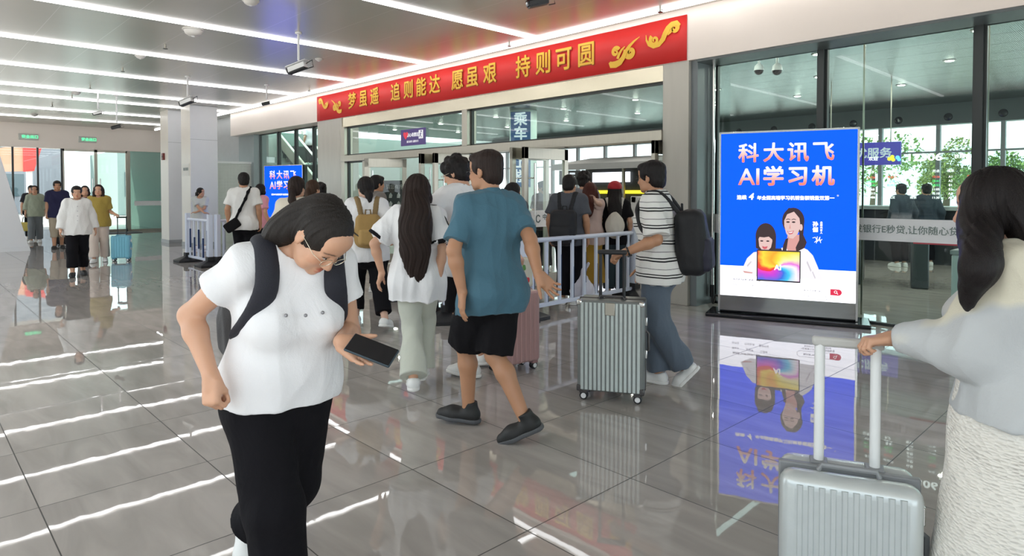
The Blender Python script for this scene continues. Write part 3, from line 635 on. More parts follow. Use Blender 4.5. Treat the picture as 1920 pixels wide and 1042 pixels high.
def cloud(cx, cz, s, mirror, kind, mat, y):
    mb = MB(); m = -1 if mirror else 1
    def sp(x0, z0, r0, r1, a0, turns, w0, w1, n=40):
        P = []; Wd = []
        for i in range(n + 1):
            t = i / n; a = a0 + turns * 2 * math.pi * t; r = r0 + (r1 - r0) * t
            P.append((cx + m * s * (x0 + r * math.cos(a)), cz + s * (z0 + r * math.sin(a)))); Wd.append(1.45 * s * (w0 + (w1 - w0) * t))
        ribbon(mb, P, Wd, y)
    def cv(P, Wd):
        ribbon(mb, [(cx + m * s * a, cz + s * b) for a, b in P], [1.3 * s * q for q in Wd], y)
    if kind == 0:      # long S shaped cloud with two curls
        sp(-.42, -.12, .24, .03, 2.2, 1.35, .13, .05); sp(.62, .22, .26, .05, -2.4, -1.2, .22, .08)
        cv([(-.86, .18), (-.84, -.06), (-.70, -.28), (-.45, -.40), (-.18, -.36), (.04, -.16), (.16, .08), (.30, .28), (.50, .42), (.74, .44), (.90, .30)], [.02, .07, .12, .15, .17, .19, .2, .2, .19, .17, .1])
    else:              # flying cloud with a tail
        sp(-.48, .12, .22, .04, .4, 1.3, .15, .05); sp(.40, -.02, .26, .05, 2.6, 1.2, .24, .08)
        cv([(.95, .62), (.62, .46), (.34, .26), (.12, .02), (-.02, -.24), (-.2, -.42), (-.46, -.5), (-.74, -.48), (-.84, -.34)], [.02, .08, .13, .17, .2, .24, .26, .24, .1])
        cv([(.1, .3), (-.1, .16), (-.26, -.04), (-.34, -.24)], [.03, .09, .12, .12])
    return mb
for (cx, cz, s, mi, k) in [(-4.94, 3.60, .30, False, 0), (-5.58, 3.47, .29, False, 1), (-14.42, 3.62, .27, True, 0), (-13.78, 3.50, .27, True, 1)]:
    o = cloud(cx, cz, s, mi, k, GOLD, -.022).build('cloud_ornament', GOLD, e); md = o.modifiers.new('thickness', 'SOLIDIFY'); md.thickness = .002

# ------------------------------------------------------------------ advertising light boards
ADB = .46
def adboard(loc, rz, label, full=True):
    e = thing('advertising_board', label, 'sign', loc, rz)
    Wd, Ht, z0 = 1.5, 2.17, .05
    f = MB(); f.box(-Wd / 2, Wd / 2, 0, .16, z0, z0 + Ht); f.build('case', BLACKG, e, bevel=.006)
    b = MB(); b.prism([(-.88, -.16), (.88, -.16), (.88, .34), (-.88, .34)], .045, lambda u, v, w: (u, v, w)); b.build('base', BLACKG, e, bevel=.012)
    t = MB(); t.box(-Wd / 2, Wd / 2, -.012, .0, z0 + Ht - .02, z0 + Ht + .004); t.box(-Wd / 2 - .004, -Wd / 2 + .02, -.012, 0, z0, z0 + Ht); t.box(Wd / 2 - .02, Wd / 2 + .004, -.012, 0, z0, z0 + Ht)
    t.build('rim', STEELB, e, bevel=.002)
    def XY(u, v): return (-.73 + u * 1.46, z0 + Ht - .02 - v * (Ht - .04))
    blue = emat('poster_blue', (.0, .072, 1.0), 1.1); white = emat('poster_white', (.92, .93, 1), 1.25); lw2 = emat('poster_letter', (1, .97, .95), .85)
    def quad(name, u0, u1, v0, v1, mat, y, par=e):
        a = XY(u0, v0); c = XY(u1, v1)
        return MB().add([(a[0], y, a[1]), (c[0], y, a[1]), (c[0], y, c[1]), (a[0], y, c[1])], [(0, 1, 2, 3)]).build(name, mat, par)
    def poly(name, P, mat, y, par=e):
        q = [XY(u, v) for u, v in P]
        return MB().add([(a, y, b_) for a, b_ in q], [tuple(range(len(q)))]).build(name, mat, par)
    def ell(cu, cv, ru, rv, n=28, a0=0, a1=2 * math.pi): return [(cu + ru * math.cos(a0 + (a1 - a0) * k / n), cv + rv * math.sin(a0 + (a1 - a0) * k / n)) for k in range(n)]
    scr = quad('screen', 0, 1, 0, .745, blue, -.002); quad('screen_foot', 0, 1, .745, .915, white, -.002)
    quad('mirror_foot', 0, 1, .915, 1.0, M('steel_foot', (.50, .50, .47), .1, .9), -.003)
    P3 = lambda u, v, y: T(XY(u, v)[0], y, XY(u, v)[1])
    # warm gradient lettering: each character in a white body with a coral foot
    coral = M('poster_coral', (.02, .02, .02), .5, emit=(1, .45, .36), es=.62)
    if not coral.get('grad'):
        nt = coral.node_tree; tc = nt.nodes.new('ShaderNodeTexCoord'); sp = nt.nodes.new('ShaderNodeSeparateXYZ'); nt.links.new(tc.outputs['Generated'], sp.inputs[0])
        rp = nt.nodes.new('ShaderNodeValToRGB'); rp.color_ramp.elements[0].color = (1, .25, .17, 1); rp.color_ramp.elements[1].color = (1, .97, .95, 1); rp.color_ramp.elements[1].position = .8; rp.color_ramp.elements[0].position = .12
        nt.links.new(sp.outputs[2], rp.inputs[0]); nt.links.new(rp.outputs[0], nt.nodes['Principled BSDF'].inputs['Emission Color']); coral['grad'] = 1
    for ch, u in zip('科大讯飞', (.215, .405, .585, .765)): text_mesh('lettering', ch, .235, coral, scr, P3(u, .118, -.006), bold=.006)
    for ch, u in zip(('AI', '学', '习', '机'), (.225, .405, .585, .765)): text_mesh('lettering', ch, .235 if ch != 'AI' else .275, coral, scr, P3(u, .248, -.006), bold=.008 if ch != 'AI' else .004)
    if not full:
        text_mesh('lettering', '连续4年全国高端学习机销售额销量双第一', .05, lw2, scr, P3(.5, .36, -.006), bold=.0012); return e
    text_mesh('lettering', '连续', .056, lw2, scr, P3(.165, .36, -.006), bold=.0022); text_mesh('lettering', '4', .105, lw2, scr, P3(.236, .355, -.006), bold=.004, shear=.2)
    text_mesh('lettering', '年全国高端学习机销售额销量双第一', .0515, lw2, scr, P3(.565, .362, -.006), bold=.0022); text_mesh('lettering', '*', .05, lw2, scr, P3(.87, .352, -.006))
    for k, ch in enumerate('孙俪'): text_mesh('lettering', ch, .058, lw2, scr, P3(.715, .502 + k * .03, -.006), bold=.003)
    for k, ch in enumerate('品牌代言人'): text_mesh('lettering', ch, .026, lw2, scr, P3(.757, .493 + k * .0135, -.006), bold=.001)
    sg = MB(); X0 = XY(.73, .585)
    for pts in ([(-.05, .02), (-.02, .03), (.0, -.02), (.03, .035)], [(-.03, -.03), (.0, .0), (.03, -.01), (.05, .01)], [(.0, .04), (-.01, -.04)], [(.02, .03), (.035, -.035)]):
        for a, b_ in zip(pts[:-1], pts[1:]): sg.bar((X0[0] + a[0], -.006, X0[1] + a[1]), (X0[0] + b_[0], -.006, X0[1] + b_[1]), .006, .002, up=(0, 1, 0))
    sg.build('signature', lw2, scr)
    # printed portraits: a woman and a girl in white behind a tablet
    skin = emat('poster_skin', (1, .70, .66), ADB * 1.05); skin2 = emat('poster_skin_shade', (.95, .48, .44), ADB); hair = emat('poster_hair', (.07, .045, .05), .5); cloth = emat('poster_cloth', (.97, .95, 1), .58); lip = emat('poster_lip', (.85, .16, .2), ADB); fold = emat('poster_fold', (.86, .80, .88), ADB)
    poly('portrait_jacket', [(.45, .66), (.47, .635), (.52, .625), (.60, .62), (.66, .64), (.70, .67), (.735, .73), (.77, .80), (.62, .80), (.45, .79)], cloth, -.0045)
    poly('portrait_jacket', [(.165, .775), (.21, .70), (.26, .665), (.33, .655), (.42, .66), (.46, .70), (.48, .80), (.24, .80)], cloth, -.005)
    for P in ([(.21, .74), (.24, .715), (.245, .72), (.215, .748)], [(.66, .70), (.69, .75), (.685, .76), (.655, .71)], [(.70, .755), (.72, .79), (.715, .795), (.695, .76)], [(.18, .772), (.255, .778), (.25, .784), (.19, .782)]): poly('jacket_fold', P, fold if P[0][0] > .2 else skin2, -.0055)
    # woman
    poly('portrait_hair', ell(.555, .485, .082, .072) , hair, -.0048)
    poly('portrait_hair', [(.60, .49), (.635, .5), (.63, .56), (.655, .60), (.64, .63), (.58, .655), (.575, .63), (.60, .59)], hair, -.0056)
    poly('portrait_hair', [(.50, .585), (.52, .58), (.505, .66), (.478, .66), (.482, .62)], hair, -.0056)
    poly('portrait_neck', [(.515, .56), (.60, .56), (.605, .62), (.56, .69), (.545, .69), (.505, .63)], skin2, -.0052)
    poly('portrait_face', [(.488, .47), (.50, .44), (.54, .428), (.585, .44), (.605, .475), (.605, .52), (.59, .555), (.555, .582), (.53, .58), (.505, .555), (.49, .515)], skin, -.006)
    poly('portrait_hair', [(.478, .50), (.482, .45), (.52, .415), (.575, .415), (.625, .45), (.635, .52), (.61, .52), (.60, .47), (.56, .435), (.51, .45), (.492, .48)], hair, -.0066)
    poly('portrait_ear', ell(.612, .52, .012, .018), skin, -.0068)
    for u in (.517, .558):
        poly('portrait_eye', ell(u, .492, .013, .0045), hair, -.0068); poly('portrait_brow', [(u - .016, .478), (u, .473), (u + .018, .477), (u + .017, .480), (u, .477), (u - .015, .481)], hair, -.0068)
    poly('portrait_nose', [(.532, .50), (.538, .527), (.525, .529)], skin2, -.0068)
    poly('portrait_mouth', [(.508, .541), (.53, .545), (.562, .538), (.55, .556), (.528, .56)], lip, -.0068); poly('portrait_teeth', [(.514, .5445), (.53, .548), (.556, .542), (.546, .551), (.528, .553)], cloth, -.0072)
    # girl
    poly('portrait_hair', ell(.352, .575, .078, .075), hair, -.0058); poly('portrait_hair', [(.275, .57), (.43, .57), (.428, .655), (.40, .665), (.30, .648), (.277, .64)], hair, -.0058)
    poly('portrait_neck', [(.325, .64), (.375, .64), (.38, .675), (.35, .69), (.322, .675)], skin2, -.0060)
    poly('portrait_face', [(.297, .59), (.30, .56), (.345, .55), (.395, .56), (.402, .60), (.392, .635), (.355, .662), (.328, .655), (.303, .63)], skin, -.0064)
    poly('portrait_hair', [(.29, .60), (.292, .54), (.35, .515), (.41, .545), (.412, .60), (.40, .59), (.375, .575), (.34, .58), (.305, .578)], hair, -.007)
    for u in (.322, .368): poly('portrait_eye', ell(u, .60, .012, .004), hair, -.0072)
    poly('portrait_mouth', [(.325, .628), (.345, .632), (.368, .628), (.36, .642), (.343, .646), (.33, .640)], lip, -.0072)
    # tablet with a swirl of colours
    fr = emat('tablet_frame', (.06, .05, .06), .5); poly('tablet_frame', [(.285, .648), (.612, .648), (.612, .823), (.285, .823)], fr, -.0078)
    poly('tablet_frame', [(.43, .638), (.47, .638), (.475, .65), (.425, .65)], fr, -.0076)
    tb = M('tablet_swirl', (.02, .02, .02), .4); nt = tb.node_tree; N = nt.nodes; Lk = nt.links; tc = N.new('ShaderNodeTexCoord')
    mpn = N.new('ShaderNodeMapping'); mpn.inputs['Location'].default_value = (-.5, 0, -.48); Lk.new(tc.outputs['Generated'], mpn.inputs[0])
    sp = N.new('ShaderNodeSeparateXYZ'); Lk.new(mpn.outputs[0], sp.inputs[0])
    an = N.new('ShaderNodeMath'); an.operation = 'ARCTAN2'; Lk.new(sp.outputs[2], an.inputs[0]); Lk.new(sp.outputs[0], an.inputs[1])
    ln_ = N.new('ShaderNodeVectorMath'); ln_.operation = 'LENGTH'; Lk.new(mpn.outputs[0], ln_.inputs[0])
    tw = N.new('ShaderNodeMath'); tw.operation = 'MULTIPLY_ADD'; Lk.new(ln_.outputs['Value'], tw.inputs[0]); tw.inputs[1].default_value = 3.6; Lk.new(an.outputs[0], tw.inputs[2])
    nz = N.new('ShaderNodeTexNoise'); nz.inputs['Scale'].default_value = 3; Lk.new(mpn.outputs[0], nz.inputs[0])
    nm_ = N.new('ShaderNodeMath'); nm_.operation = 'ADD'; Lk.new(tw.outputs[0], nm_.inputs[0]); Lk.new(nz.outputs[0], nm_.inputs[1])
    dv = N.new('ShaderNodeMath'); dv.operation = 'DIVIDE'; Lk.new(nm_.outputs[0], dv.inputs[0]); dv.inputs[1].default_value = 6.2832
    fc = N.new('ShaderNodeMath'); fc.operation = 'FRACT'; Lk.new(dv.outputs[0], fc.inputs[0])
    rp = N.new('ShaderNodeValToRGB'); el = rp.color_ramp.elements; el[0].position = 0; el[0].color = (.9, .05, .5, 1); el[1].position = 1; el[1].color = (.85, .02, .05, 1)
    for pz, c_ in ((.1, (.5, .05, .7)), (.2, (.03, .15, .75)), (.3, (.05, .6, .9)), (.4, (.95, .9, .95)), (.48, (.8, .15, .75)), (.56, (1, .95, .45)), (.68, (1, .78, .05)), (.78, (1, .40, .02)), (.88, (1, .75, .05)), (.94, (.9, .08, .03))):
        q = el.new(pz); q.color = c_ + (1,)
    Lk.new(fc.outputs[0], rp.inputs[0]); Lk.new(rp.outputs[0], N['Principled BSDF'].inputs['Emission Color']); N['Principled BSDF'].inputs['Emission Strength'].default_value = .62
    poly('tablet_picture', [(.293, .655), (.604, .655), (.604, .815), (.293, .815)], tb, -.0084)
    text_mesh('lettering', 'AI', .085, lw2, scr, P3(.445, .745, -.010), bold=.003)
    grey = emat('poster_print', (.45, .42, .52), .3)
    text_mesh('lettering', '科大讯飞AI学习机核心功能', .026, grey, scr, P3(.21, .822, -.006), bold=.0008)
    for r_, row in enumerate((('精准学', '互动课', '口语练'), ('批作业', '作文批改', '英语听说'))):
        for k, tx in enumerate(row): text_mesh('lettering', tx, .028, grey, scr, P3(.125 + k * .11, .852 + r_ * .03, -.006))
    def pill(u0, u1, v0, v1): 
        rv = (v1 - v0) / 2; ru = rv * (Ht - .04) / 1.46; cv = (v0 + v1) / 2
        return [(u0 + ru - ru * math.sin(t), cv - rv * math.cos(t)) for t in [math.pi * k / 10 for k in range(11)]] + [(u1 - ru + ru * math.sin(t), cv + rv * math.cos(t)) for t in [math.pi * k / 10 for k in range(11)]]
    poly('search_bar', pill(.59, .905, .845, .879), fold, -.005); poly('search_bar', pill(.593, .902, .847, .877), white, -.0055)
    poly('search_button', [(.825, .878)] + pill(.7, .905, .846, .878)[11:] + [(.825, .846)], emat('poster_red', (.85, .04, .1), .55), -.006)
    text_mesh('lettering', '科大讯飞学习机', .026, grey, scr, P3(.70, .862, -.007), bold=.0006)
    mg = MB(); X0 = XY(.862, .860)
    for k in range(10): a0, a1 = k * .6283, (k + 1) * .6283; mg.bar((X0[0] + .014 * math.cos(a0), -.008, X0[1] + .014 * math.sin(a0)), (X0[0] + .014 * math.cos(a1), -.008, X0[1] + .014 * math.sin(a1)), .005, .002, up=(0, 1, 0))
    mg.bar((X0[0] + .012, -.008, X0[1] - .012), (X0[0] + .024, -.008, X0[1] - .024), .006, .002, up=(0, 1, 0)); mg.build('search_icon', lw2, scr)
    text_mesh('lettering', '*依据第三方机构统计数据整理', .026, grey, scr, P3(.74, .892, -.006)); text_mesh('lettering', '数据统计区间为近四个完整年度', .02, grey, scr, P3(.74, .906, -.006))
    return e
A1 = adboard((-3.97 + .76 * math.cos(R(20)), -.28 + .76 * math.sin(R(20)), 0), R(20), 'large lit blue advertising board with a woman and girl, on a black base')
A2 = adboard((-16.75, .0, 0), R(16), 'smaller looking lit blue advertising board behind the ponytailed woman', full=False)
e = thing('power_cord', 'black cable looping from the steel downpipe to the blue board', 'cable')
MB().tube([(-4.40, .38, .14), (-4.39, .36, .04), (-4.34, .28, .03), (-4.25, .18, .16), (-4.15, .08, .17), (-4.05, -.02, .10), (-3.98, -.06, .03)], .014).build('cable', BLACK, e, smooth=True)
e = thing('downpipe', 'slim steel pipe standing beside the stone pillar', 'pipe', (-4.41, .38, 0)); MB().tube([(0, 0, .2), (0, 0, 3.19)], .022).build('pipe', STEELB, e, smooth=True); MB().tube([(0, 0, .1), (0, 0, .26)], .032).build('collar', BLACK, e, smooth=True)

# ------------------------------------------------------------------ ceiling fittings
def cctv(px, py, d_hint, label, yaw, k=1., hm=None):
    hm = hm or WHITEP; S_ = lambda *q: tuple(v * k for v in q)
    q = onfloor(px, py, 3.9 - d_hint)
    e = thing('security_camera', label, 'camera', (q.x, q.y, 3.9), yaw, 'hanging cameras')
    MB().lathe([(.05, 0), (.05, -.02), (.018, -.03)], n=16).build('ceiling_plate', WHITEP, e, smooth=True)
    MB().tube([(0, 0, 0), (0, 0, -d_hint + .1)], .017).build('stem', WHITEP, e, smooth=True)
    m3 = Euler((R(-16), 0, 0)).to_matrix()
    o_ = -d_hint
    MB().obox((0, .02 * k, o_), S_(.10, .30, .085), m3).build('housing', hm, e, bevel=.012 * k)
    MB().obox((0, .03 * k, o_ + .056 * k), S_(.115, .36, .012), m3).build('sun_shield', hm, e, bevel=.004 * k)
    MB().obox((0, .175 * k, o_ - .045 * k), S_(.095, .04, .08), m3).build('lens', BLACKG, e, bevel=.01 * k)
    MB().obox((0, .02 * k, o_ - .05 * k), S_(.102, .30, .02), m3).build('underside', BLACK, e)
    MB().tube([(0, -.13 * k, o_ + .05 * k), (.02 * k, -.22 * k, o_ + .1 * k), (.02 * k, -.24 * k, o_), (0, -.14 * k, o_ - .03 * k)], .008 * k).build('cable', BLACK, e, smooth=True)
    return e
cctv(560, 126, .52, 'white bullet camera hanging left of the banner, nearest the viewer', R(120))
cctv(352, 190, .52, 'white bullet camera hanging in front of the pale column', R(120))
cctv(500, 194, .42, 'small dark camera hanging under the strip left of the banner', R(150), .55, BLACK)
cctv(184, 212, .5, 'small white camera hanging over the walking group, left one', R(150), .6)
cctv(219, 238, .78, 'dark camera on a long white rod over the walking group', R(150), .65, BLACK)
cctv(1012, 4, .18, 'black camera cut by the top edge above the banner', R(150), .8, BLACK)
def detector(px, py, r, label, grp):
    q = onfloor(px, py, 3.9)
    e = thing('smoke_detector', label, 'detector', (q.x, q.y, 3.9), group=grp)
    MB().lathe([(r * 1.15, 0), (r * 1.15, -.015), (r, -.02), (r * .85, -r * .5), (r * .5, -r * .72), (.002, -r * .78)], n=24).build('housing', M('warm_white_dome', (.62, .6, .57), .4), e, smooth=True); MB().lathe([(r * .2, -r * .74), (r * .2, -r * .84)], n=12).build('sensor', WHITEP, e, smooth=True)
detector(362, 55, .13, 'large white dome on the ceiling by the nearest strip', 'ceiling domes'); detector(263, 104, .075, 'small white detector left of the second strip from the front', 'ceiling domes'); detector(143, 173, .08, 'small white detector near the far strips', 'ceiling domes'); detector(64, 214, .09, 'small white detector over the far doors', 'ceiling domes'); detector(470, 0, .09, 'white detector at the top edge of the ceiling', 'ceiling domes'); detector(598, 110, .06, 'flat small detector left of the banner', 'ceiling domes')
for k, (px, py) in enumerate([(310, 83), (230, 127), (169, 160), (98, 195), (580, 165), (135, 178), (1238, 12), (955, 78)]):
    q = onfloor(px, py, 3.9)
    e = thing('sprinkler', ['dark sprinkler head beside the large dome', 'dark sprinkler head between second and third strip', 'dark sprinkler head left of the white camera', 'dark sprinkler head near the far wall', 'dark sprinkler head left of the banner end', 'dark sprinkler head next to a far detector', 'dark sprinkler head above the right banner end', 'dark sprinkler head above the banner middle'][k], 'sprinkler', (q.x, q.y, 3.9), group='sprinklers')
    MB().tube([(0, 0, 0), (0, 0, -.07)], .012).build('pipe', STEEL, e); mb = MB(); mb.lathe([(.035, -.07), (.035, -.078)], n=10); mb.bar((-.045, 0, -.05), (.045, 0, -.05), .008); mb.build('deflector', DARKM, e)

# ------------------------------------------------------------------ barriers
def barrier(a, b, n, label, feet=True, h=.92):
    """White crowd barrier from a to b: two posts on black rubber feet, rails and square bars with navy bands."""
    a, b = Vector((a[0], a[1], 0)), Vector((b[0], b[1], 0)); d = b - a; L = d.length
    e = thing('crowd_barrier', label, 'barrier', a, math.atan2(d.y, d.x), 'white queue barriers')
    MB().tube([(0.05, 0, h), (L - .05, 0, h)], .03, 12).build('top_rail', RAILM, e, smooth=True)
    MB().box(.05, L - .05, -.02, .02, .10, .15).build('bottom_rail', RAILM, e, bevel=.006)
    for x in (0.03, L - .03):
        MB().box(x - .045, x + .045, -.045, .045, .06, h + .13).build('post', RAILM, e, bevel=.008)
        ft = MB(); ft.add([(x + sx * .2, sy * .24, 0) for sx, sy in ((-1, -1), (1, -1), (1, 1), (-1, 1))] + [(x + sx * .2, sy * .24, .045) for sx, sy in ((-1, -1), (1, -1), (1, 1), (-1, 1))] + [(x + sx * .07, sy * .07, .12) for sx, sy in ((-1, -1), (1, -1), (1, 1), (-1, 1))],
               [(3, 2, 1, 0)] + [(i, (i + 1) % 4, 4 + (i + 1) % 4, 4 + i) for i in range(4)] + [(4 + i, 4 + (i + 1) % 4, 8 + (i + 1) % 4, 8 + i) for i in range(4)] + [(8, 9, 10, 11)])
        ft.box(x - .07, x + .07, -.07, .07, .11, .2); ft.build('foot', BLACK, e, bevel=.006)
    for k in range(n):
        x = .05 + (L - .1) * (k + .5) / n
        bo = MB().box(x - .021, x + .021, -.016, .016, .15, h - .02).build('bar', RAILM, e, bevel=.003)
        z0, z1 = ((.15, .55) if k % 2 else (.32, .72))
        MB().box(x + .012, x + .0235, -.0175, .0175, z0, z1).build('reflective_band', NAVY, bo)
    return e
barrier((-5.95, -2.95), (-5.42, -2.2), 3, 'white barrier section hidden behind the man in teal')
barrier((-5.42, -2.2), (-5.5, .15), 9, 'white barrier in front of the people with backpacks, nearest the open doors')
barrier((-7.63, -2.39), (-6.25, -2.9), 5, 'white barrier behind the long haired girl in white')
barrier((-7.7, -2.3), (-7.9, .0), 8, 'white barrier beside the shopper with tan backpack')
barrier((-14.96, -2.96), (-13.58, -2.95), 5, 'white barrier the attendant leans on, at the left end')
barrier((-13.55, -2.85), (-14.3, -.75), 8, 'white barrier running from the left end towards the glass')
barrier((-11.5, -2.2), (-13.4, -.9), 8, 'white barrier right of the man with the crossbody bag')
# ------------------------------------------------------------------ solid modelling with distance fields (bodies, clothes, hair, bags)
V = lambda *a: np.array(a, float)
def nrm(v): v = np.asarray(v, float); return v / (np.linalg.norm(v) + 1e-12)
def rx(a): c, s = math.cos(a), math.sin(a); return np.array([[1, 0, 0], [0, c, -s], [0, s, c]])
def ry(a): c, s = math.cos(a), math.sin(a); return np.array([[c, 0, s], [0, 1, 0], [-s, 0, c]])
def rz(a): c, s = math.cos(a), math.sin(a); return np.array([[c, -s, 0], [s, c, 0], [0, 0, 1]])
I3 = np.eye(3)

class Field:
    def __init__(s): s.p = []
    def cone(s, a, b, ra, rb, k=.02, sc=None, fr=I3, capa=False, capb=False, sub=False):
        s.p.append(('c', V(*a), V(*b), ra, rb, k, None if sc is None else V(*sc), fr, capa, capb, sub)); return s
    def chain(s, pts, rs, k=.02, **kw):
        for i in range(len(pts) - 1): s.cone(pts[i], pts[i + 1], rs[i], rs[i + 1], k, **kw)
        return s
    def ell(s, c, r, fr=I3, k=.02, sub=False): s.p.append(('e', V(*c), V(*r), fr, k, sub)); return s
    def box(s, c, half, rad, fr=I3, k=.02, sub=False): s.p.append(('b', V(*c), V(*half), rad, fr, k, sub)); return s
    def cut(s, n, pt): s.p.append(('p', nrm(n), V(*pt))); return s
    def bounds(s, q):
        if q[0] == 'c':
            m = 1 if q[6] is None else max(1., float(q[6].max())); r = max(q[3], q[4]) * m
            return np.minimum(q[1], q[2]) - r, np.maximum(q[1], q[2]) + r
        if q[0] == 'e': e = np.abs(q[3]) @ q[2]; return q[1] - e, q[1] + e
        if q[0] == 'b': e = np.abs(q[4]) @ q[2]; return q[1] - e, q[1] + e
    def mesh(s, h):
        bb = [s.bounds(q) for q in s.p if q[0] != 'p' and not q[-1]]
        lo = np.min([b[0] for b in bb], 0) - 3 * h; hi = np.max([b[1] for b in bb], 0) + 3 * h
        n = np.ceil((hi - lo) / h).astype(int) + 1
        F = np.full(n, 10., np.float32)
        ax = [(lo[i] + np.arange(n[i]) * h).astype(np.float32) for i in range(3)]
        for q in s.p:
            if q[0] == 'p':
                d = (ax[0][:, None, None] * np.float32(q[1][0]) + ax[1][None, :, None] * np.float32(q[1][1]) + ax[2][None, None, :] * np.float32(q[1][2])) - np.float32(q[1] @ q[2])
                np.maximum(F, d, out=F); continue
            k = q[5] if q[0] in 'cb' and q[0] == 'c' else (q[4] if q[0] == 'e' else q[5]); sub = q[-1]
            b0, b1 = s.bounds(q); m = 3 * h + k + .004
            i0 = np.clip(np.floor((b0 - m - lo) / h).astype(int), 0, n); i1 = np.clip(np.ceil((b1 + m - lo) / h).astype(int) + 1, 0, n)
            if (i1 <= i0).any(): continue
            X = ax[0][i0[0]:i1[0]][:, None, None]; Y = ax[1][i0[1]:i1[1]][None, :, None]; Z = ax[2][i0[2]:i1[2]][None, None, :]
            def loc(c, fr):
                x, y, z = X - np.float32(c[0]), Y - np.float32(c[1]), Z - np.float32(c[2])
                if fr is I3: return x, y, z
                f = fr.astype(np.float32)
                return f[0, 0] * x + f[1, 0] * y + f[2, 0] * z, f[0, 1] * x + f[1, 1] * y + f[2, 1] * z, f[0, 2] * x + f[1, 2] * y + f[2, 2] * z
            if q[0] == 'c':
                _, a, b, ra, rb, k, sc, fr, ca, cb, sub = q
                x, y, z = loc(a, fr); u = fr.T @ (b - a); mul = 1.
                if sc is not None: x, y, z = x / np.float32(sc[0]), y / np.float32(sc[1]), z / np.float32(sc[2]); u = u / sc; mul = float(min(sc))
                uu = max(1e-9, float(u @ u)); u = u.astype(np.float32)
                hh = (x * u[0] + y * u[1] + z * u[2]) / np.float32(uu); t = np.clip(hh, 0, 1)
                d = (np.sqrt((x - t * u[0]) ** 2 + (y - t * u[1]) ** 2 + (z - t * u[2]) ** 2) - (ra + (rb - ra) * t)) * mul
                L = math.sqrt(uu) * mul
                if ca: d = np.maximum(d, -hh * L)
                if cb: d = np.maximum(d, (hh - 1) * L)
            elif q[0] == 'e':
                _, c, r, fr, k, sub = q
                x, y, z = loc(c, fr); r = r.astype(np.float32)
                k0 = np.sqrt((x / r[0]) ** 2 + (y / r[1]) ** 2 + (z / r[2]) ** 2); k1 = np.sqrt((x / r[0] ** 2) ** 2 + (y / r[1] ** 2) ** 2 + (z / r[2] ** 2) ** 2) + 1e-6
                d = k0 * (k0 - 1) / k1
            else:
                _, c, hf, rad, fr, k, sub = q
                x, y, z = loc(c, fr); qx, qy, qz = np.abs(x) - (hf[0] - rad), np.abs(y) - (hf[1] - rad), np.abs(z) - (hf[2] - rad)
                d = np.sqrt(np.maximum(qx, 0) ** 2 + np.maximum(qy, 0) ** 2 + np.maximum(qz, 0) ** 2) + np.minimum(np.maximum(np.maximum(qx, qy), qz), 0) - rad
            d = d.astype(np.float32); Fs = F[i0[0]:i1[0], i0[1]:i1[1], i0[2]:i1[2]]
            if sub:
                d = -d; hk = np.maximum(k - np.abs(Fs - d), 0) / max(k, 1e-6); Fs[...] = np.maximum(Fs, d) + hk * hk * k * .25
            else:
                hk = np.maximum(k - np.abs(Fs - d), 0) / max(k, 1e-6); Fs[...] = np.minimum(Fs, d) - hk * hk * k * .25
        F[0] = F[-1] = 10; F[:, 0] = F[:, -1] = 10; F[:, :, 0] = F[:, :, -1] = 10
        return nets(F, lo, h)

CORN = np.array([(0, 0, 0), (1, 0, 0), (0, 1, 0), (1, 1, 0), (0, 0, 1), (1, 0, 1), (0, 1, 1), (1, 1, 1)])
EDG = [(0, 1), (2, 3), (4, 5), (6, 7), (0, 2), (1, 3), (4, 6), (5, 7), (0, 4), (1, 5), (2, 6), (3, 7)]
def nets(F, lo, h):
    S = F < 0; nx, ny, nz = F.shape
    cnt = np.zeros((nx - 1, ny - 1, nz - 1), np.int8)
    for c in CORN: cnt += S[c[0]:nx - 1 + c[0], c[1]:ny - 1 + c[1], c[2]:nz - 1 + c[2]]
    act = (cnt > 0) & (cnt < 8); idx = np.argwhere(act)
    vals = np.stack([F[idx[:, 0] + c[0], idx[:, 1] + c[1], idx[:, 2] + c[2]] for c in CORN], 1)
    acc = np.zeros((len(idx), 3)); m = np.zeros(len(idx))
    for a, b in EDG:
        va, vb = vals[:, a], vals[:, b]; w = (va < 0) != (vb < 0)
        t = np.clip(va / np.where(w, va - vb, 1), 0, 1)
        acc += w[:, None] * (CORN[a] + t[:, None] * (CORN[b] - CORN[a])); m += w
    verts = (idx + acc / np.maximum(m, 1)[:, None]) * h + lo
    ids = np.full(cnt.shape, -1, np.int32); ids[act] = np.arange(len(idx))
    faces = []
    for axis in range(3):
        sl0 = [slice(None)] * 3; sl1 = [slice(None)] * 3; sl0[axis] = slice(0, -1); sl1[axis] = slice(1, None)
        A, B = S[tuple(sl0)], S[tuple(sl1)]; e = np.argwhere(A != B); u, v = (axis + 1) % 3, (axis + 2) % 3
        if not len(e): continue
        e = e[(e[:, u] > 0) & (e[:, v] > 0) & (e[:, u] < F.shape[u] - 1) & (e[:, v] < F.shape[v] - 1)]
        q = []
        for du, dv in ((-1, -1), (0, -1), (0, 0), (-1, 0)):
            c = e.copy(); c[:, u] += du; c[:, v] += dv; q.append(ids[c[:, 0], c[:, 1], c[:, 2]])
        q = np.stack(q, 1); ins = A[e[:, 0], e[:, 1], e[:, 2]]
        q[~ins] = q[~ins][:, ::-1]; faces.append(q)
    return verts, np.concatenate(faces)

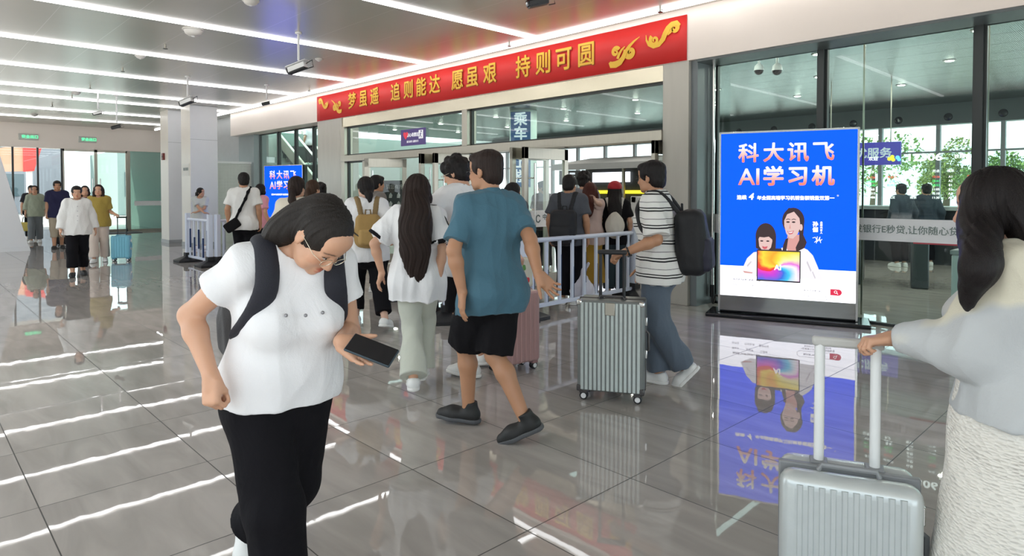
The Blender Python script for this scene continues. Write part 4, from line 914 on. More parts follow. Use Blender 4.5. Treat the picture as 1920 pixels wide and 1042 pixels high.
def vnormals(v, f):
    n = np.cross(v[f[:, 2]] - v[f[:, 0]], v[f[:, 3]] - v[f[:, 1]]); o = np.zeros_like(v)
    for i in range(4): np.add.at(o, f[:, i], n)
    return o / (np.linalg.norm(o, axis=1, keepdims=True) + 1e-12)
def smooth_mesh(v, f, it=1, w=.5):
    for _ in range(it):
        acc = np.zeros_like(v); c = np.zeros(len(v))
        for i in range(4):
            a, b = f[:, i], f[:, (i + 1) % 4]
            np.add.at(acc, a, v[b]); np.add.at(c, a, 1); np.add.at(acc, b, v[a]); np.add.at(c, b, 1)
        v = v + w * (acc / np.maximum(c, 1)[:, None] - v)
    return v
def folds(v, amp, freq, seed, st=(1, 1, .45)):
    """Soft cloth creases: a few crossing, warped waves."""
    g = np.random.RandomState(seed); p = v * np.array(st) * freq * 2.6; o = np.zeros(len(v))
    for i in range(5):
        k = g.normal(size=3); k /= np.linalg.norm(k); w = g.normal(size=3); w /= np.linalg.norm(w)
        ph = p @ k * (1 + .35 * i) * 6.28 + 1.7 * np.sin(p @ w * 2.2 + g.rand() * 6) + g.rand() * 6
        o += (1 - np.abs(np.sin(ph * .5)) * 1.55) / (1 + .5 * i)
    return amp * o / 1.7
def mesh_obj(name, v, f, mat, parent, col=None):
    me = bpy.data.meshes.new(name)
    me.vertices.add(len(v)); me.vertices.foreach_set('co', v.astype(np.float32).ravel())
    me.loops.add(f.size); me.loops.foreach_set('vertex_index', f.astype(np.int32).ravel())
    me.polygons.add(len(f)); me.polygons.foreach_set('loop_start', np.arange(0, f.size, 4, dtype=np.int32))
    me.polygons.foreach_set('use_smooth', np.ones(len(f), bool))
    me.update(calc_edges=True); me.validate()
    if col is not None:
        a = me.color_attributes.new('tint', 'FLOAT_COLOR', 'POINT'); a.data.foreach_set('color', np.concatenate([col, np.ones((len(col), 1))], 1).astype(np.float32).ravel())
    o = bpy.data.objects.new(name, me); COL.objects.link(o); me.materials.append(mat); o.parent = parent
    return o
def solid(name, fld, h, mat, parent, fold=None, smooth=1, strands=None):
    v, f = fld.mesh(h)
    if smooth: v = smooth_mesh(v, f, smooth)
    if fold: v = v + vnormals(v, f) * folds(v, *fold)[:, None]
    if strands is not None: v = strands(v, f)
    return mesh_obj(name, v, f, mat, parent)

def skin_mat(name, col):
    m = M(name, col, .46, noise=.06, scale=14, bump=.04, bscale=220); nt = m.node_tree; b = nt.nodes['Principled BSDF']
    if 'tinted' not in m:
        at_ = nt.nodes.new('ShaderNodeAttribute'); at_.attribute_name = 'tint'; mx = nt.nodes.new('ShaderNodeMixRGB'); mx.blend_type = 'MULTIPLY'; mx.inputs[0].default_value = 1
        s0 = b.inputs['Base Color'].links[0].from_socket; nt.links.new(s0, mx.inputs[1]); nt.links.new(at_.outputs[0], mx.inputs[2]); nt.links.new(mx.outputs[0], b.inputs['Base Color'])
        b.inputs['Subsurface Weight'].default_value = .08; b.inputs['Subsurface Radius'].default_value = (.012, .005, .003); m['tinted'] = 1
    return m
SK = skin_mat('skin_light', (.60, .335, .215)); SKT = skin_mat('skin_tan', (.47, .24, .135)); SKP = skin_mat('skin_pale', (.66, .41, .30))
def hair_mat(name, col):
    m = M(name, col, .5, noise=.5, scale=30, stretch=(6, 6, .5), bump=.5, bscale=90, ior=1.33)
    return m
HBLACK = hair_mat('hair_black', (.011, .008, .008)); HBROWN = hair_mat('hair_dark_brown', (.024, .013, .010)); HRED = hair_mat('hair_auburn', (.07, .017, .010)); HSOFT = hair_mat('hair_soft_black', (.020, .016, .014))
def cloth(name, col, rough=.85, bump=.12, crease=.25):
    new = name not in MATS; dark = max(col) < .05
    m = M(name, col, rough, noise=.06, scale=5, bump=bump, bscale=260, sheen=0. if dark else .1, ior=1.25 if dark else 1.4)
    if new:
        nt = m.node_tree; n = nt.nodes.new('ShaderNodeTexNoise'); n.inputs['Scale'].default_value = 6.5; n.inputs['Detail'].default_value = 5; n.inputs['Distortion'].default_value = 1.2; n.inputs['Roughness'].default_value = .55
        mp = nt.nodes.new('ShaderNodeMapping'); mp.inputs['Scale'].default_value = (1.3, 1.3, .8); nt.links.new(nt.nodes['Texture Coordinate'].outputs['Object'], mp.inputs[0]); nt.links.new(mp.outputs[0], n.inputs['Vector'])
        b2 = nt.nodes.new('ShaderNodeBump'); b2.inputs['Strength'].default_value = crease; b2.inputs['Distance'].default_value = .035; nt.links.new(n.outputs[0], b2.inputs['Height'])
        nt.links.new(b2.outputs[0], nt.nodes['Bump'].inputs['Normal'])
    return m

def ik(a, t, l1, l2, pole):
    d = t - a; L = np.linalg.norm(d); L2 = min(max(L, abs(l1 - l2) + .005), l1 + l2 - .002); d = d / (L + 1e-9)
    x = (l1 * l1 - l2 * l2 + L2 * L2) / (2 * L2); y = math.sqrt(max(l1 * l1 - x * x, 0)); p = np.asarray(pole, float); p = nrm(p - (p @ d) * d)
    return a + d * x + p * y, a + d * L2

def spline(pts, rs, n=4):
    P = [np.array(p, float) for p in pts]; P = [2 * P[0] - P[1]] + P + [2 * P[-1] - P[-2]]; o = []; w = []
    for i in range(1, len(P) - 2):
        for k in range(n):
            t = k / n; a, b, c, e = P[i - 1], P[i], P[i + 1], P[i + 2]
            o.append(.5 * (2 * b + (c - a) * t + (2 * a - 5 * b + 4 * c - e) * t * t + (3 * b - a - 3 * c + e) * t ** 3)); w.append(rs[i - 1] + (rs[i] - rs[i - 1]) * t)
    return o + [P[-2]], w + [rs[-1]]

class Person:
    """One figure in its own frame: +y is where it faces, +x its right, z up."""
    def __init__(s, pos, yaw, H, label, h=.008, lean=0., side=0., twist=0., head=(0, 0, 0), w=1., fem=False, belly=0., bust=0., skin=SK, hip=None, hipx=0., hipy=0., arm=1., leg=1., group=None, neck=0., nz=.05):
        s.root = thing('person', label, 'person', (pos[0], pos[1], 0), yaw, group); s.yaw = yaw; s.pos = V(pos[0], pos[1], 0)
        s.S = H / 1.70; S = s.S; s.h = h; s.w = w; s.fem = fem; s.belly = belly; s.bust = bust; s.skin = skin; s.armk = arm; s.legk = leg
        s.hip = V(hipx, hipy, (.926 if hip is None else hip) * S)
        s.Mt = rz(twist) @ ry(side) @ rx(-lean); s.Mp = ry(side * .5) @ rx(-lean * .25) @ rz(twist * .3)
        s.neckb = s.T(0, -.012, .505); s.sh = {q: s.T(q * (.158 if fem else .174) * w ** .6, -.012, .455) for q in (1, -1)}
        s.hj = {q: s.hip + s.Mp @ (V(q * .085 * w ** .5, 0, -.02) * S) for q in (1, -1)}
        s.Mh = rz(head[0]) @ rx(-head[1]) @ ry(head[2])
        nd = s.Mt @ V(0, .012 + neck, nz) * S; s.hc = s.neckb + nd + s.Mh @ (V(0, .022, .098) * S)
        s.f = {}; s.arms = {}; s.legs = {}; s.hands = {}; s.feet = {}
    def T(s, x, y, z): return s.hip + (s.Mt if z >= 0 else s.Mp) @ (V(x, y, z) * s.S)
    def Hd(s, x, y, z): return s.hc + s.Mh @ (V(x, y, z) * s.S)
    def loc(s, p): return rz(-s.yaw) @ (V(*p) - s.pos)
    def dirl(s, d): return rz(-s.yaw) @ V(*d)
    def world(s, p): return rz(s.yaw) @ np.asarray(p, float) + s.pos
    def leg(s, q, ankle, yaw=0., pitch=0., pole=(0, 1, .1)):
        k, e = ik(s.hj[q], V(*ankle), (.420 * s.S), .408 * s.S, pole); s.legs[q] = (k, e); s.feet[q] = rz(yaw) @ rx(pitch)
    def armto(s, q, wrist, pole=(0, -1, -.3), fdir=None, palm=None, curl=.5, thumb=.0, spread=.12):
        e, wv = ik(s.sh[q], V(*wrist), .275 * s.S * s.armk, .245 * s.S * s.armk, pole); s.arms[q] = (e, wv)
        fd = nrm(wv - e) if fdir is None else nrm(fdir)
        pn = V(-q, 0, 0) if palm is None else V(*palm)
        pn = nrm(pn - (pn @ fd) * fd); s.hands[q] = (fd, pn, curl, thumb, spread)
    def stand(s, spread=.09, step=0., yaw=0.):
        for q in (1, -1): s.leg(q, (q * spread, q * step, .085 * s.S), -q * .15 + yaw)
    # ---- flesh
    def torso(s, f, e=0., k=.04):
        S, w = s.S, s.w; sc = (1, .70, 1); b = s.belly
        r = lambda v: v * S * w + e
        if s.fem: z = [(-.07, .158), (.10, .128), (.27, .138), (.40, .128)]
        else: z = [(-.07, .152), (.10, .145), (.28, .160), (.40, .148)]
        for (z0, r0), (z1, r1) in zip(z[:-1], z[1:]): f.cone(s.T(0, -.005, z0), s.T(0, -.005, z1), r(r0), r(r1), k, sc=sc, fr=s.Mt)
        if b: f.ell(s.T(0, .045, .10), ((.13 + .3 * b) * S * w + e, (.07 + b) * S + e, .15 * S + e), s.Mt, .06)
        for q in (1, -1):
            f.cone(s.T(q * .035, -.015, .475), s.sh[q] + s.Mt @ V(-q * .01, 0, .0), .052 * S + e, .056 * S * w ** .4 + e, .045)
            f.ell(s.T(q * .075, -.055, -.055), (.088 * S * w ** .5 + e, .085 * S + e, .10 * S + e), s.Mt, .05)
            f.ell(s.T(q * .085 * w, -.05, .37), (.075 * S + e, .06 * S + e, .10 * S + e), s.Mt, .05)
            if s.bust: f.ell(s.T(q * .072, .075 + s.bust * .3, .285), (.072 * S + e, (.05 + s.bust) * S + e, .068 * S + e), s.Mt, .05)
            elif not s.fem: f.ell(s.T(q * .07, .07, .33), (.075 * S + e, .045 * S + e, .065 * S + e), s.Mt, .05)
    def head_field(s, f, k=.016):
        S = s.S; E = lambda c, r, kk=.016, sub=False: f.ell(s.Hd(*c), tuple(x * S for x in r), s.Mh, kk, sub)
        C = lambda a, b, r0, r1, kk=.01: f.cone(s.Hd(*a), s.Hd(*b), r0 * S, r1 * S, kk)
        fw = .94 if s.fem else 1.
        E((0, -.014, .034), (.074, .092, .086)); E((0, .026, -.03), (.061 * fw, .066, .080)); E((0, -.045, -.03), (.058, .05, .055))
        E((0, .07, -.090), (.026 * fw, .022, .022), .02); E((0, .062, .055), (.055, .035, .04), .03)
        for q in (1, -1):
            E((q * .040 * fw, .060, -.028), (.027, .026, .026), .022); E((q * .045 * fw, .035, -.075), (.022, .035, .025), .025)
            C((q * .012, .086, .026), (q * .046, .072, .027), .010, .009, .014)
            E((q * .031, .099, .005), (.017, .014, .011), .010, True)
            E((q * .031, .0755, .004), (.0175, .016, .0125), .004)
            C((q * .0475, .070, .012), (q * .018, .087, .0145), .0028, .0032, .004)
            E((q * .077, -.010, -.004), (.009, .020, .031), .007); E((q * .075, -.006, -.028), (.008, .013, .014), .006)
            E((q * .088, -.006, .000), (.007, .010, .018), .006, True)
            E((q * .0115, .093, -.036), (.009, .011, .008), .006)
        C((0, .088, .016), (0, .106, -.030), .0075, .0105, .010); E((0, .104, -.033), (.0115, .010, .009), .008)
        E((0, .086, -.062), (.023, .012, .0065), .005); E((0, .085, -.074), (.019, .012, .0075), .005)
        E((0, .100, -.0675), (.020, .006, .0018), .003, True)
        f.cone(s.neckb + s.Mt @ V(0, -.005, -.03) * S, s.hc + s.Mh @ (V(0, -.025, -.055) * S), (.052 if s.fem else .058) * S * s.w ** .3, (.047 if s.fem else .055) * S * s.w ** .3, .025)
    def hand_field(s, f, q):
        S = s.S; fd, n, curl, th, spread = s.hands[q]; w = s.arms[q][1]; t = np.cross(fd, n) * (1 if q > 0 else -1)
        fr = np.stack([t, fd, n], 1); sz = S * (.92 if s.fem else 1.)
        f.box(w + fd * .052 * sz, (.041 * sz, .048 * sz, .0155 * sz), .014 * sz, fr, .012)
        f.cone(w + fd * .02 * sz + t * .018 * sz + n * .008, w + fd * .05 * sz + t * .028 * sz + n * .012, .018 * sz, .015 * sz, .012)
        cs = curl if isinstance(curl, (list, tuple)) else [curl * c for c in (.85, 1., 1.08, 1.15)]
        for i, (bx, L) in enumerate(((.031, .072), (.0105, .080), (-.010, .074), (-.029, .058))):
            p = w + fd * (.094 - (.0 if i in (1, 2) else .006)) * sz + t * bx * sz; a = 0.; sp = (1.5 - i) * spread
            d0 = nrm(fd * math.cos(sp) + t * math.sin(sp)); pts = [p - d0 * .02 * sz, p]; 
            for seg, m in ((.46, .85), (.31, 1.05), (.23, .8)):
                a += cs[i] * m; d = d0 * math.cos(a) + n * math.sin(a); p = p + d * L * seg * sz; pts.append(p)
            f.chain(pts, [.0088 * sz, .0092 * sz, .0085 * sz, .0078 * sz, .0068 * sz], .0035)
        p = w + fd * .022 * sz + t * .030 * sz + n * .006 * sz; d = nrm(t * (.75 - th * .5) + fd * .75 + n * (.25 + th * .7))
        p1 = p + d * .040 * sz; d2 = nrm(d + fd * .35 + n * th * .5 - t * th * .4); p2 = p1 + d2 * .032 * sz; p3 = p2 + nrm(d2 + n * th * .3) * .024 * sz
        if th >= .8:
            p1 = p + nrm(fd * .8 + n * .6 + t * .05) * .042 * sz; p2 = p1 + nrm(-t * .55 + fd * .55 + n * .55) * .032 * sz; p3 = p2 + nrm(-t * .95 + fd * .05 - n * .05) * .024 * sz
        f.chain([p, p1, p2, p3], [.0135 * sz, .0105 * sz, .0098 * sz, .0078 * sz], .006)
    def body(s, face=False, bare_feet=False, hands=(1, -1)):
        f = Field(); S, w = s.S, s.w
        s.torso(f); s.head_field(f)
        for q in (1, -1):
            if q in s.arms:
                e, wr = s.arms[q]; aw = S * (.88 if s.fem else 1.) * w ** .5; sh = s.sh[q]
                f.cone(sh, e, .052 * aw, .040 * aw, .03); m = e + (wr - e) * .28
                f.chain([e, m, wr], [.039 * aw, .042 * aw, .0265 * aw], .02)
                f.cone(wr, wr + s.hands[q][0] * .03 * S, .0255 * aw, .022 * S, .015)
                s.hand_field(f, q)
            if q in s.legs:
                kn, an = s.legs[q]; lw = S * w ** .6
                f.cone(s.hj[q], kn, .088 * lw, .056 * lw, .04); m = kn + (an - kn) * .3; fd = s.feet[q] @ V(0, 1, 0)
                back = -nrm(np.cross(np.cross(an - kn, fd), an - kn)) if np.linalg.norm(np.cross(an - kn, fd)) > 1e-4 else V(0, -1, 0)
                f.chain([kn, m + back * .012 * S, an], [.054 * lw, .056 * lw, .036 * lw], .03)
                f.cone(an + s.feet[q] @ V(0, -.02, -.035) * S, an + s.feet[q] @ V(0, .12, -.055) * S, .035 * S, .026 * S, .03)
        v, fc = f.mesh(s.h); v = smooth_mesh(v, fc, 1, .35)
        col = np.ones((len(v), 3))
        if face:
            p = (v - s.hc) @ s.Mh / S      # back into the head's own frame
            def blob(c, r, tint, amt=1.):
                q = ((p - np.array(c)) / np.array(r)); m = np.clip(1.5 - (q ** 2).sum(1) * 1.2, 0, 1)[:, None] * amt
                return m, np.array(tint)
            L = [blob((0, .098, -.061), (.024, .02, .0075), (.80, .40, .38)), blob((0, .098, -.075), (.019, .02, .0075), (.85, .46, .43))]
            for q in (1, -1):
                L += [blob((q * .043, .085, -.028), (.03, .04, .022), (1.0, .84, .80), .6)]
                for k in range(4): L += [blob((q * (.016 + .010 * k), .09, .0285 + .0018 * k - .0011 * k * k), (.0075, .03, .0042), (.16, .13, .13), .9)]
                for k in range(5): L += [blob((q * (.019 + .006 * k), .09, .0075 - .0010 * (k - 2) ** 2 * .6), (.005, .02, .0024), (.10, .08, .08))]
            for m, t in L: col = col * (1 - m) + col * m * t
        return mesh_obj('body', v, fc, s.skin, s.root, col)
    def eyes(s):
        wm = M('eye_white', (.75, .72, .70), .15); im = M('eye_iris', (.02, .012, .01), .1)
        for q in (1, -1):
            e = solid('eye', Field().ell(s.Hd(q * .031, .083, .002), (.0120 * s.S, .0095 * s.S, .0038 * s.S), s.Mh, .001), .0016, wm, s.root, smooth=0)
            solid('iris', Field().ell(s.Hd(q * .031, .0905, .002), (.0048 * s.S, .0028 * s.S, .0040 * s.S), s.Mh, .001), .0012, im, e, smooth=0)
    def glasses(s, mat, r=.023, rim=.0013):
        S = s.S; mb = MB()
        for q in (1, -1):
            mb.tube([s.Hd(q * .033 + r * 1.08 * math.cos(a), .104 - .06 * abs(r * math.cos(a)) * (1 if q * math.cos(a) > 0 else 0) * 2, -.002 + r * .82 * math.sin(a)) for a in [2 * math.pi * k / 20 for k in range(21)]], rim * S, 6)
            mb.tube([s.Hd(q * .058, .099, .002), s.Hd(q * .078, .07, .004), s.Hd(q * .081, .0, .004), s.Hd(q * .079, -.03, -.01)], rim * S, 6)
        mb.tube([s.Hd(-.010, .107, .002), s.Hd(0, .110, .005), s.Hd(.010, .107, .002)], rim * S, 6)
        return mb.build('glasses', mat, s.root, smooth=True)
    # ---- clothes
    def top(s, mat, ease=.02, hem=-.12, flare=.0, sleeve=.62, sfl=.018, name='shirt', collar=False, fold=(.006, 3., 1), h=None, neck=.075, long_ease=None, cuff=None, neckz=.0, tail=0., sides=(1, -1)):
        f = Field(); S, w = s.S, s.w; e = ease; h = h or s.h
        s.torso(f, e, .05)
        zz = hem if hem < -.07 else -.07
        rr = (.158 if s.fem else .152) * S * w + e
        f.cone(s.T(0, -.005, hem), s.T(0, -.005, .04), rr + flare, rr - .004 + flare * .3, .05, sc=(1, .80, 1), fr=s.Mt, capa=True)
        for q in (1, -1):
            if q in s.legs:
                if hem < -.03: f.ell(s.T(q * .075, -.058, -.055), (.088 * S * w ** .5 + e + .016, .085 * S + e + .020, .10 * S + e + .012), s.Mt, .05)
                kn = s.legs[q][0]; t = min(.6, max(.1, (-hem - .0) / .40)); lw = S * w ** .6
                f.cone(s.hj[q], s.hj[q] + (kn - s.hj[q]) * t, .092 * lw + e * .6 + .012, .086 * lw + e * .6 + .012, .07)
        f.cut(s.Mp @ nrm(V(0, -tail, -1)), s.T(0, 0, hem)); s.ease = e
        for q in sides:
            el, wr = s.arms[q]; sh = s.sh[q]; aw = S * w ** .5 * (.9 if s.fem else 1.); sh2 = sh + s.Mt @ V(-q * .012, 0, .004)
            if sleeve <= 1:
                p = sh + (el - sh) * sleeve; f.cone(sh2, p, .052 * aw + e * .8 + .002, .046 * aw + e * .5 + sfl, .03, capb=True)
            else:
                t = min(1, sleeve - 1); p = el + (wr - el) * t; le = long_ease or e
                f.cone(sh2, el, .052 * aw + e * .8, .044 * aw + le + sfl * .5, .03); f.cone(el, p, .042 * aw + le + sfl * .5, (.030 * aw + le + sfl) if cuff is None else cuff, .03, capb=True)
        f.cone(s.neckb + s.Mt @ V(0, .004, -.01 + neckz) * S, s.neckb + s.Mt @ V(0, .03, .10) * S, neck * S, (neck + .02) * S, .006, sub=True)
        o = solid(name, f, h, mat, s.root, fold)
        if collar:
            c = Field(); nb = s.neckb; up = s.Mt @ V(0, .02, .06); c.cone(nb + s.Mt @ V(0, -.002, -.012) * S, nb + up * S * .75, .077 * S * w ** .3, .070 * S * w ** .3, .004, capa=True, capb=True)
            c.cone(nb + s.Mt @ V(0, -.002, -.03) * S, nb + up * S * 1.6, .0665 * S * w ** .3, .060 * S * w ** .3, .002, sub=True)
            c.ell(s.T(0, .10, .525), (.02 * S, .08 * S, .06 * S), s.Mt, .004, sub=True)
            solid('collar', c, min(h, .006), mat, o, smooth=1)
        return o
    def cuffs(s, mat, sleeve, r, length=.018, parent=None, sides=(1, -1)):
        for q in sides:
            el, wr = s.arms[q]; sh = s.sh[q]; p = sh + (el - sh) * sleeve; d = nrm(el - sh)
            solid('sleeve_band', Field().cone(p - d * length, p + d * .003, r, r + .001, .002, capa=True, capb=True), s.h, mat, parent or s.root, smooth=0)
    def bottoms(s, mat, ease=.014, length=2., flare=0., name='trousers', top=.06, fold=(.006, 2.6, 5), knee=0., h=None):
        """length 0..1 down the thigh, 1..2 down the shank."""
        f = Field(); S, w = s.S, s.w; lw = S * w ** .6; e = ease
        f.cone(s.T(0, -.005, top), s.hip + s.Mp @ V(0, -.01, -.06) * S, (.145 if s.fem else .150) * S * w + e * .6, .155 * S * w + e, .05, sc=(1, .72, 1), fr=s.Mt, capa=True)
        for q in (1, -1):
            f.ell(s.T(q * .075, -.058, -.055), (.088 * S * w ** .5 + e, .085 * S + e * .8, .10 * S + e), s.Mt, .05)
            kn, an = s.legs[q]; hj = s.hj[q]
            if length <= 1: p = hj + (kn - hj) * length; f.cone(hj, p, .090 * lw + e, .062 * lw + e + flare, .04, capb=True)
            else:
                p = kn + (an - kn) * (length - 1); f.cone(hj, kn, .090 * lw + e, .058 * lw + e + knee, .04)
                f.cone(kn, p, .057 * lw + e + knee, .045 * lw + e + flare, .03, capb=True)
        return solid(name, f, h or s.h, mat, s.root, fold)
    def skirt(s, mat, length=.62, r0=.15, r1=.22, name='skirt', fold=(.006, 3, 9), sc=(1, .8, 1), swing=(0, 0)):
        f = Field(); S = s.S
        f.cone(s.T(0, -.005, .10), s.hip + V(0, -.01, -.08) * S, r0 * S, .17 * S * s.w, .05, sc=sc, capa=True)
        for q in (1, -1): f.ell(s.T(q * .085, -.05, -.07), (.115 * S * s.w ** .5, .12 * S, .14 * S), s.Mt, .06)
        f.cone(s.hip + V(0, -.01, -.08) * S, s.hip + V(swing[0], swing[1], -length) * S, .17 * S * s.w, r1 * S, .05, sc=sc, capb=True)
        return solid(name, f, s.h, mat, s.root, fold)
    def shoes(s, mat, sole, k=1., high=0., smat2=None, only=(1, -1)):
        S = s.S; h = min(s.h, .008)
        for q in only:
            if q not in s.legs: continue
            an = s.legs[q][1]; Fm = s.feet[q]; P = lambda x, y, z: an + Fm @ (V(x, y, z) * S)
            zb = -.085
            f = Field(); f.cone(P(0, -.035, zb + .045), P(0, .10, zb + .035), .043 * S * k, .046 * S * k, .03); f.cone(P(0, .10, zb + .035), P(0, .165, zb + .028), .046 * S * k, .034 * S * k, .03)
            f.cone(P(0, -.02, zb + .05), P(0, -.012, -.005 + high), .043 * S * k, .041 * S * k, .025, capb=True)
            f.cut(Fm @ V(0, 0, -1), P(0, 0, zb + .012)); o = solid('shoe', f, h, mat, s.root)
            g = Field(); g.cone(P(0, -.038, zb + .014), P(0, .10, zb + .014), .047 * S * k, .050 * S * k, .02); g.cone(P(0, .10, zb + .014), P(0, .168, zb + .016), .050 * S * k, .037 * S * k, .02)
            g.cut(Fm @ V(0, 0, -1), P(0, 0, zb)); g.cut(Fm @ V(0, 0, 1), P(0, 0, zb + .026)); solid('sole', g, h, sole, o, smooth=0)
    # ---- hair
    def hair(s, mat, style='short', length=.3, h=None, amp=.0035, e=.014, part=0., tail=None, seed=1, vol=1., line=0., front=None):
        S = s.S; h = h or min(s.h, .008); f = Field(); E = lambda c, r, kk=.012, sub=False: f.ell(s.Hd(*c), tuple(x * S for x in r), s.Mh, kk, sub)
        E((0, -.014, .036), (.074 + e * vol, .092 + e, .086 + e * vol)); E((0, -.052, -.022), (.062 + e, .048 + e, .062 + e), .02)
        if style == 'short':
            E((0, .055, .085), (.062 * vol, .05, .036), .02); E((0, -.03, .075), (.075 * vol, .085, .055), .02)
            E((0, .135, -.045 + line), (.082, .11, .082), .012, True); f.cut(s.Mh @ V(0, .25, -1), s.Hd(0, -.09, -.085))
            for q in (1, -1): E((q * .09, .005, -.03), (.03, .030, .048), .008, True)
        elif style == 'curly':
            g = random.Random(seed)
            for _ in range(34):
                a = g.uniform(0, 6.28); z = g.uniform(-.2, 1); r = math.sqrt(max(0, 1 - z * z)); c = (.082 * r * math.cos(a), -.012 + .10 * r * math.sin(a), .045 + .088 * z)
                if c[1] > .05 and c[2] < .03: continue
                E(c, (.026, .026, .024), .01)
            E((0, .135, -.05), (.08, .105, .082), .012, True)
        else:
            E((0, .15, -.045 + line), (.078, .105, .088), .012, True)
            for q in (1, -1):
                if style in ('long', 'bob'):
                    g0 = s.Hd(q * .070, -.005, .03); L = length if front is None else front
                    pts = [g0, s.Hd(q * .083, .012, -.05), s.Hd(q * .085, .005, -.05) + V(0, 0, -L * .45) * S, s.Hd(q * .072, -.02, -.06) + V(0, 0, -L * .8) * S]
                    f.chain([np.array(p) for p in pts], [.028 * S, .026 * S, .030 * S, .020 * S], .03)
            if style in ('long', 'bob'):
                L = length; ee = getattr(s, 'ease', .02) / S; yb = -.108 - ee - .028 * s.w
                pp, rr = spline([s.Hd(0, -.06, .02), s.Hd(0, -.085, -.06), s.T(0, yb, .44), s.T(0, yb - .015, .42 - L * .5), s.T(.015, yb - .005, .42 - L)], [.078, .074, .078 * vol, .072 * vol, .030 * vol], 4)
                f.chain(pp, [r * S for r in rr], .02, sc=(1.12, .5, 1), fr=s.Mt)
            if tail is not None:
                f.chain([np.array(p) for p in tail[0]], [r * S for r in tail[1]], .02)
        def strands(v, fc):
            n = vnormals(v, fc); p = (v - s.hc) @ s.Mh / S
            ang = np.arctan2(p[:, 0], -p[:, 1] + .02 * np.sign(p[:, 1])); ph = ang * 15 + 26 * p[:, 0] + 2.2 * np.sin(p[:, 2] * 18 + seed) + 6 * p[:, 2]
            d = np.sin(ph) * .5 + np.sin(ph * 2.3 + 1.3 + p[:, 2] * 9) * .35 + np.sin(ph * 4.1 + p[:, 2] * 14) * .25
            if style in ('short', 'curly'): d = .6 * d + .6 * np.sin(p[:, 0] * 95 + seed) * np.sin(p[:, 1] * 90) * np.sin(p[:, 2] * 100 + 1)
            return v + n * (amp * S * d * np.clip((.065 - p[:, 1]) / .05, .2, 1))[:, None]
        return solid('hair', f, h, mat, s.root, strands=strands)

# ------------------------------------------------------------------ bags, phones, cases
def backpack(P, label, mat, mat2, hz=(.02, .40), wd=.15, dp=.11, h=None, straps=True, strapm=None, y0=-.135, shape='round', one=0, group=None, trim=None, pouch=True):
    """Backpack worn by person P, built in P's own frame."""
    S = P.S; h = h or max(P.h, .006); e = thing('backpack', label, 'backpack', tuple(P.pos), P.yaw, group)
    zc, hh = (hz[0] + hz[1]) / 2, (hz[1] - hz[0]) / 2; fr = P.Mt
    f = Field(); c = P.T(0, y0 - dp, zc)
    if shape == 'sack': f.ell(P.T(0, y0 - dp, zc - .03), (wd * S, dp * S, hh * S), fr, .03); f.cone(P.T(0, y0 - dp * .8, zc), P.T(0, y0 - .05, hz[1] + .02), wd * .6 * S, .03 * S, .05)
    else: f.box(c, (wd * S, dp * S, hh * S), .07 * S, fr, .02); f.ell(P.T(0, y0 - dp * 1.2, zc - .04), (wd * 1.02 * S, dp * S, hh * .85 * S), fr, .05)
    solid('bag', f, h, mat, e, fold=(.006, 3, 4))
    if pouch:
        g = Field(); g.box(P.T(0, y0 - dp * 1.95, hz[0] + hh * .62), (wd * .82 * S, .05 * S, hh * .52 * S), .045 * S, fr, .02); solid('front_pocket', g, h, mat2, e, fold=(.004, 4, 5))
    g = MB(); g.tube([P.T(-.03, y0 - .05, hz[1] - .01), P.T(-.025, y0 - .05, hz[1] + .045), P.T(.025, y0 - .05, hz[1] + .045), P.T(.03, y0 - .05, hz[1] - .01)], .009 * S, 8); g.build('top_handle', strapm or mat, e, smooth=True)
    if straps:
        for q in ((1, -1) if not one else (one,)):
            x = .105 * P.w ** .5; ez = .03 * P.w; ee = getattr(P, 'ease', .02) + .004
            def sf(phi, z):
                r = np.interp(z, [-.07, .10, .28, .41], [.158, .13, .14, .13] if P.fem else [.152, .146, .162, .15]) * P.w + ee / S
                b = (P.bust + .028 if P.fem and P.bust else .018) * max(0, math.cos(phi)) * (1 if .22 < z < .4 else .5)
                return P.T(q * r * math.sin(phi) * 1.02, (r * .72 + b) * math.cos(phi), z)
            pts = [P.T(q * .07, y0 - .04, hz[1] - .03), P.T(q * x * .9, -.10, .475 + ez * .6), P.T(q * x, -.03, .515 + ez * .6), P.T(q * x * 1.02, .045, .495 + ez * .6), sf(R(44), .43), sf(R(50), .36), sf(R(60), .29), sf(R(78), .23), sf(R(100), .18), sf(R(135), .12)]
            w_ = [.026, .032, .036, .037, .037, .037, .034, .024, .014, .012]
            pts, w_ = spline(pts, w_, 5); g = Field(); g.chain(pts, [a * S for a in w_], .006, sc=(1, .50, .7), fr=P.Mt); solid('strap', g, h, strapm or mat, e)
    return e
def phone(pos, M3, label, mat, case=None, size=(.075, .152, .009)):
    e = thing('phone', label, 'phone', tuple(pos)); m3 = Matrix([list(r) for r in M3])
    MB().obox((0, 0, 0), size, m3).build('case', mat, e, bevel=.004)
    MB().obox(m3 @ Vector((0, 0, size[2] / 2 + .0006)), (size[0] * .92, size[1] * .95, .001), m3).build('screen', BLACKG, e)
    MB().obox(m3 @ Vector((size[0] * .25, size[1] * .36, -size[2] / 2 - .001)), (size[0] * .3, size[1] * .2, .002), m3).build('camera_bump', BLACKG, e)
    return e
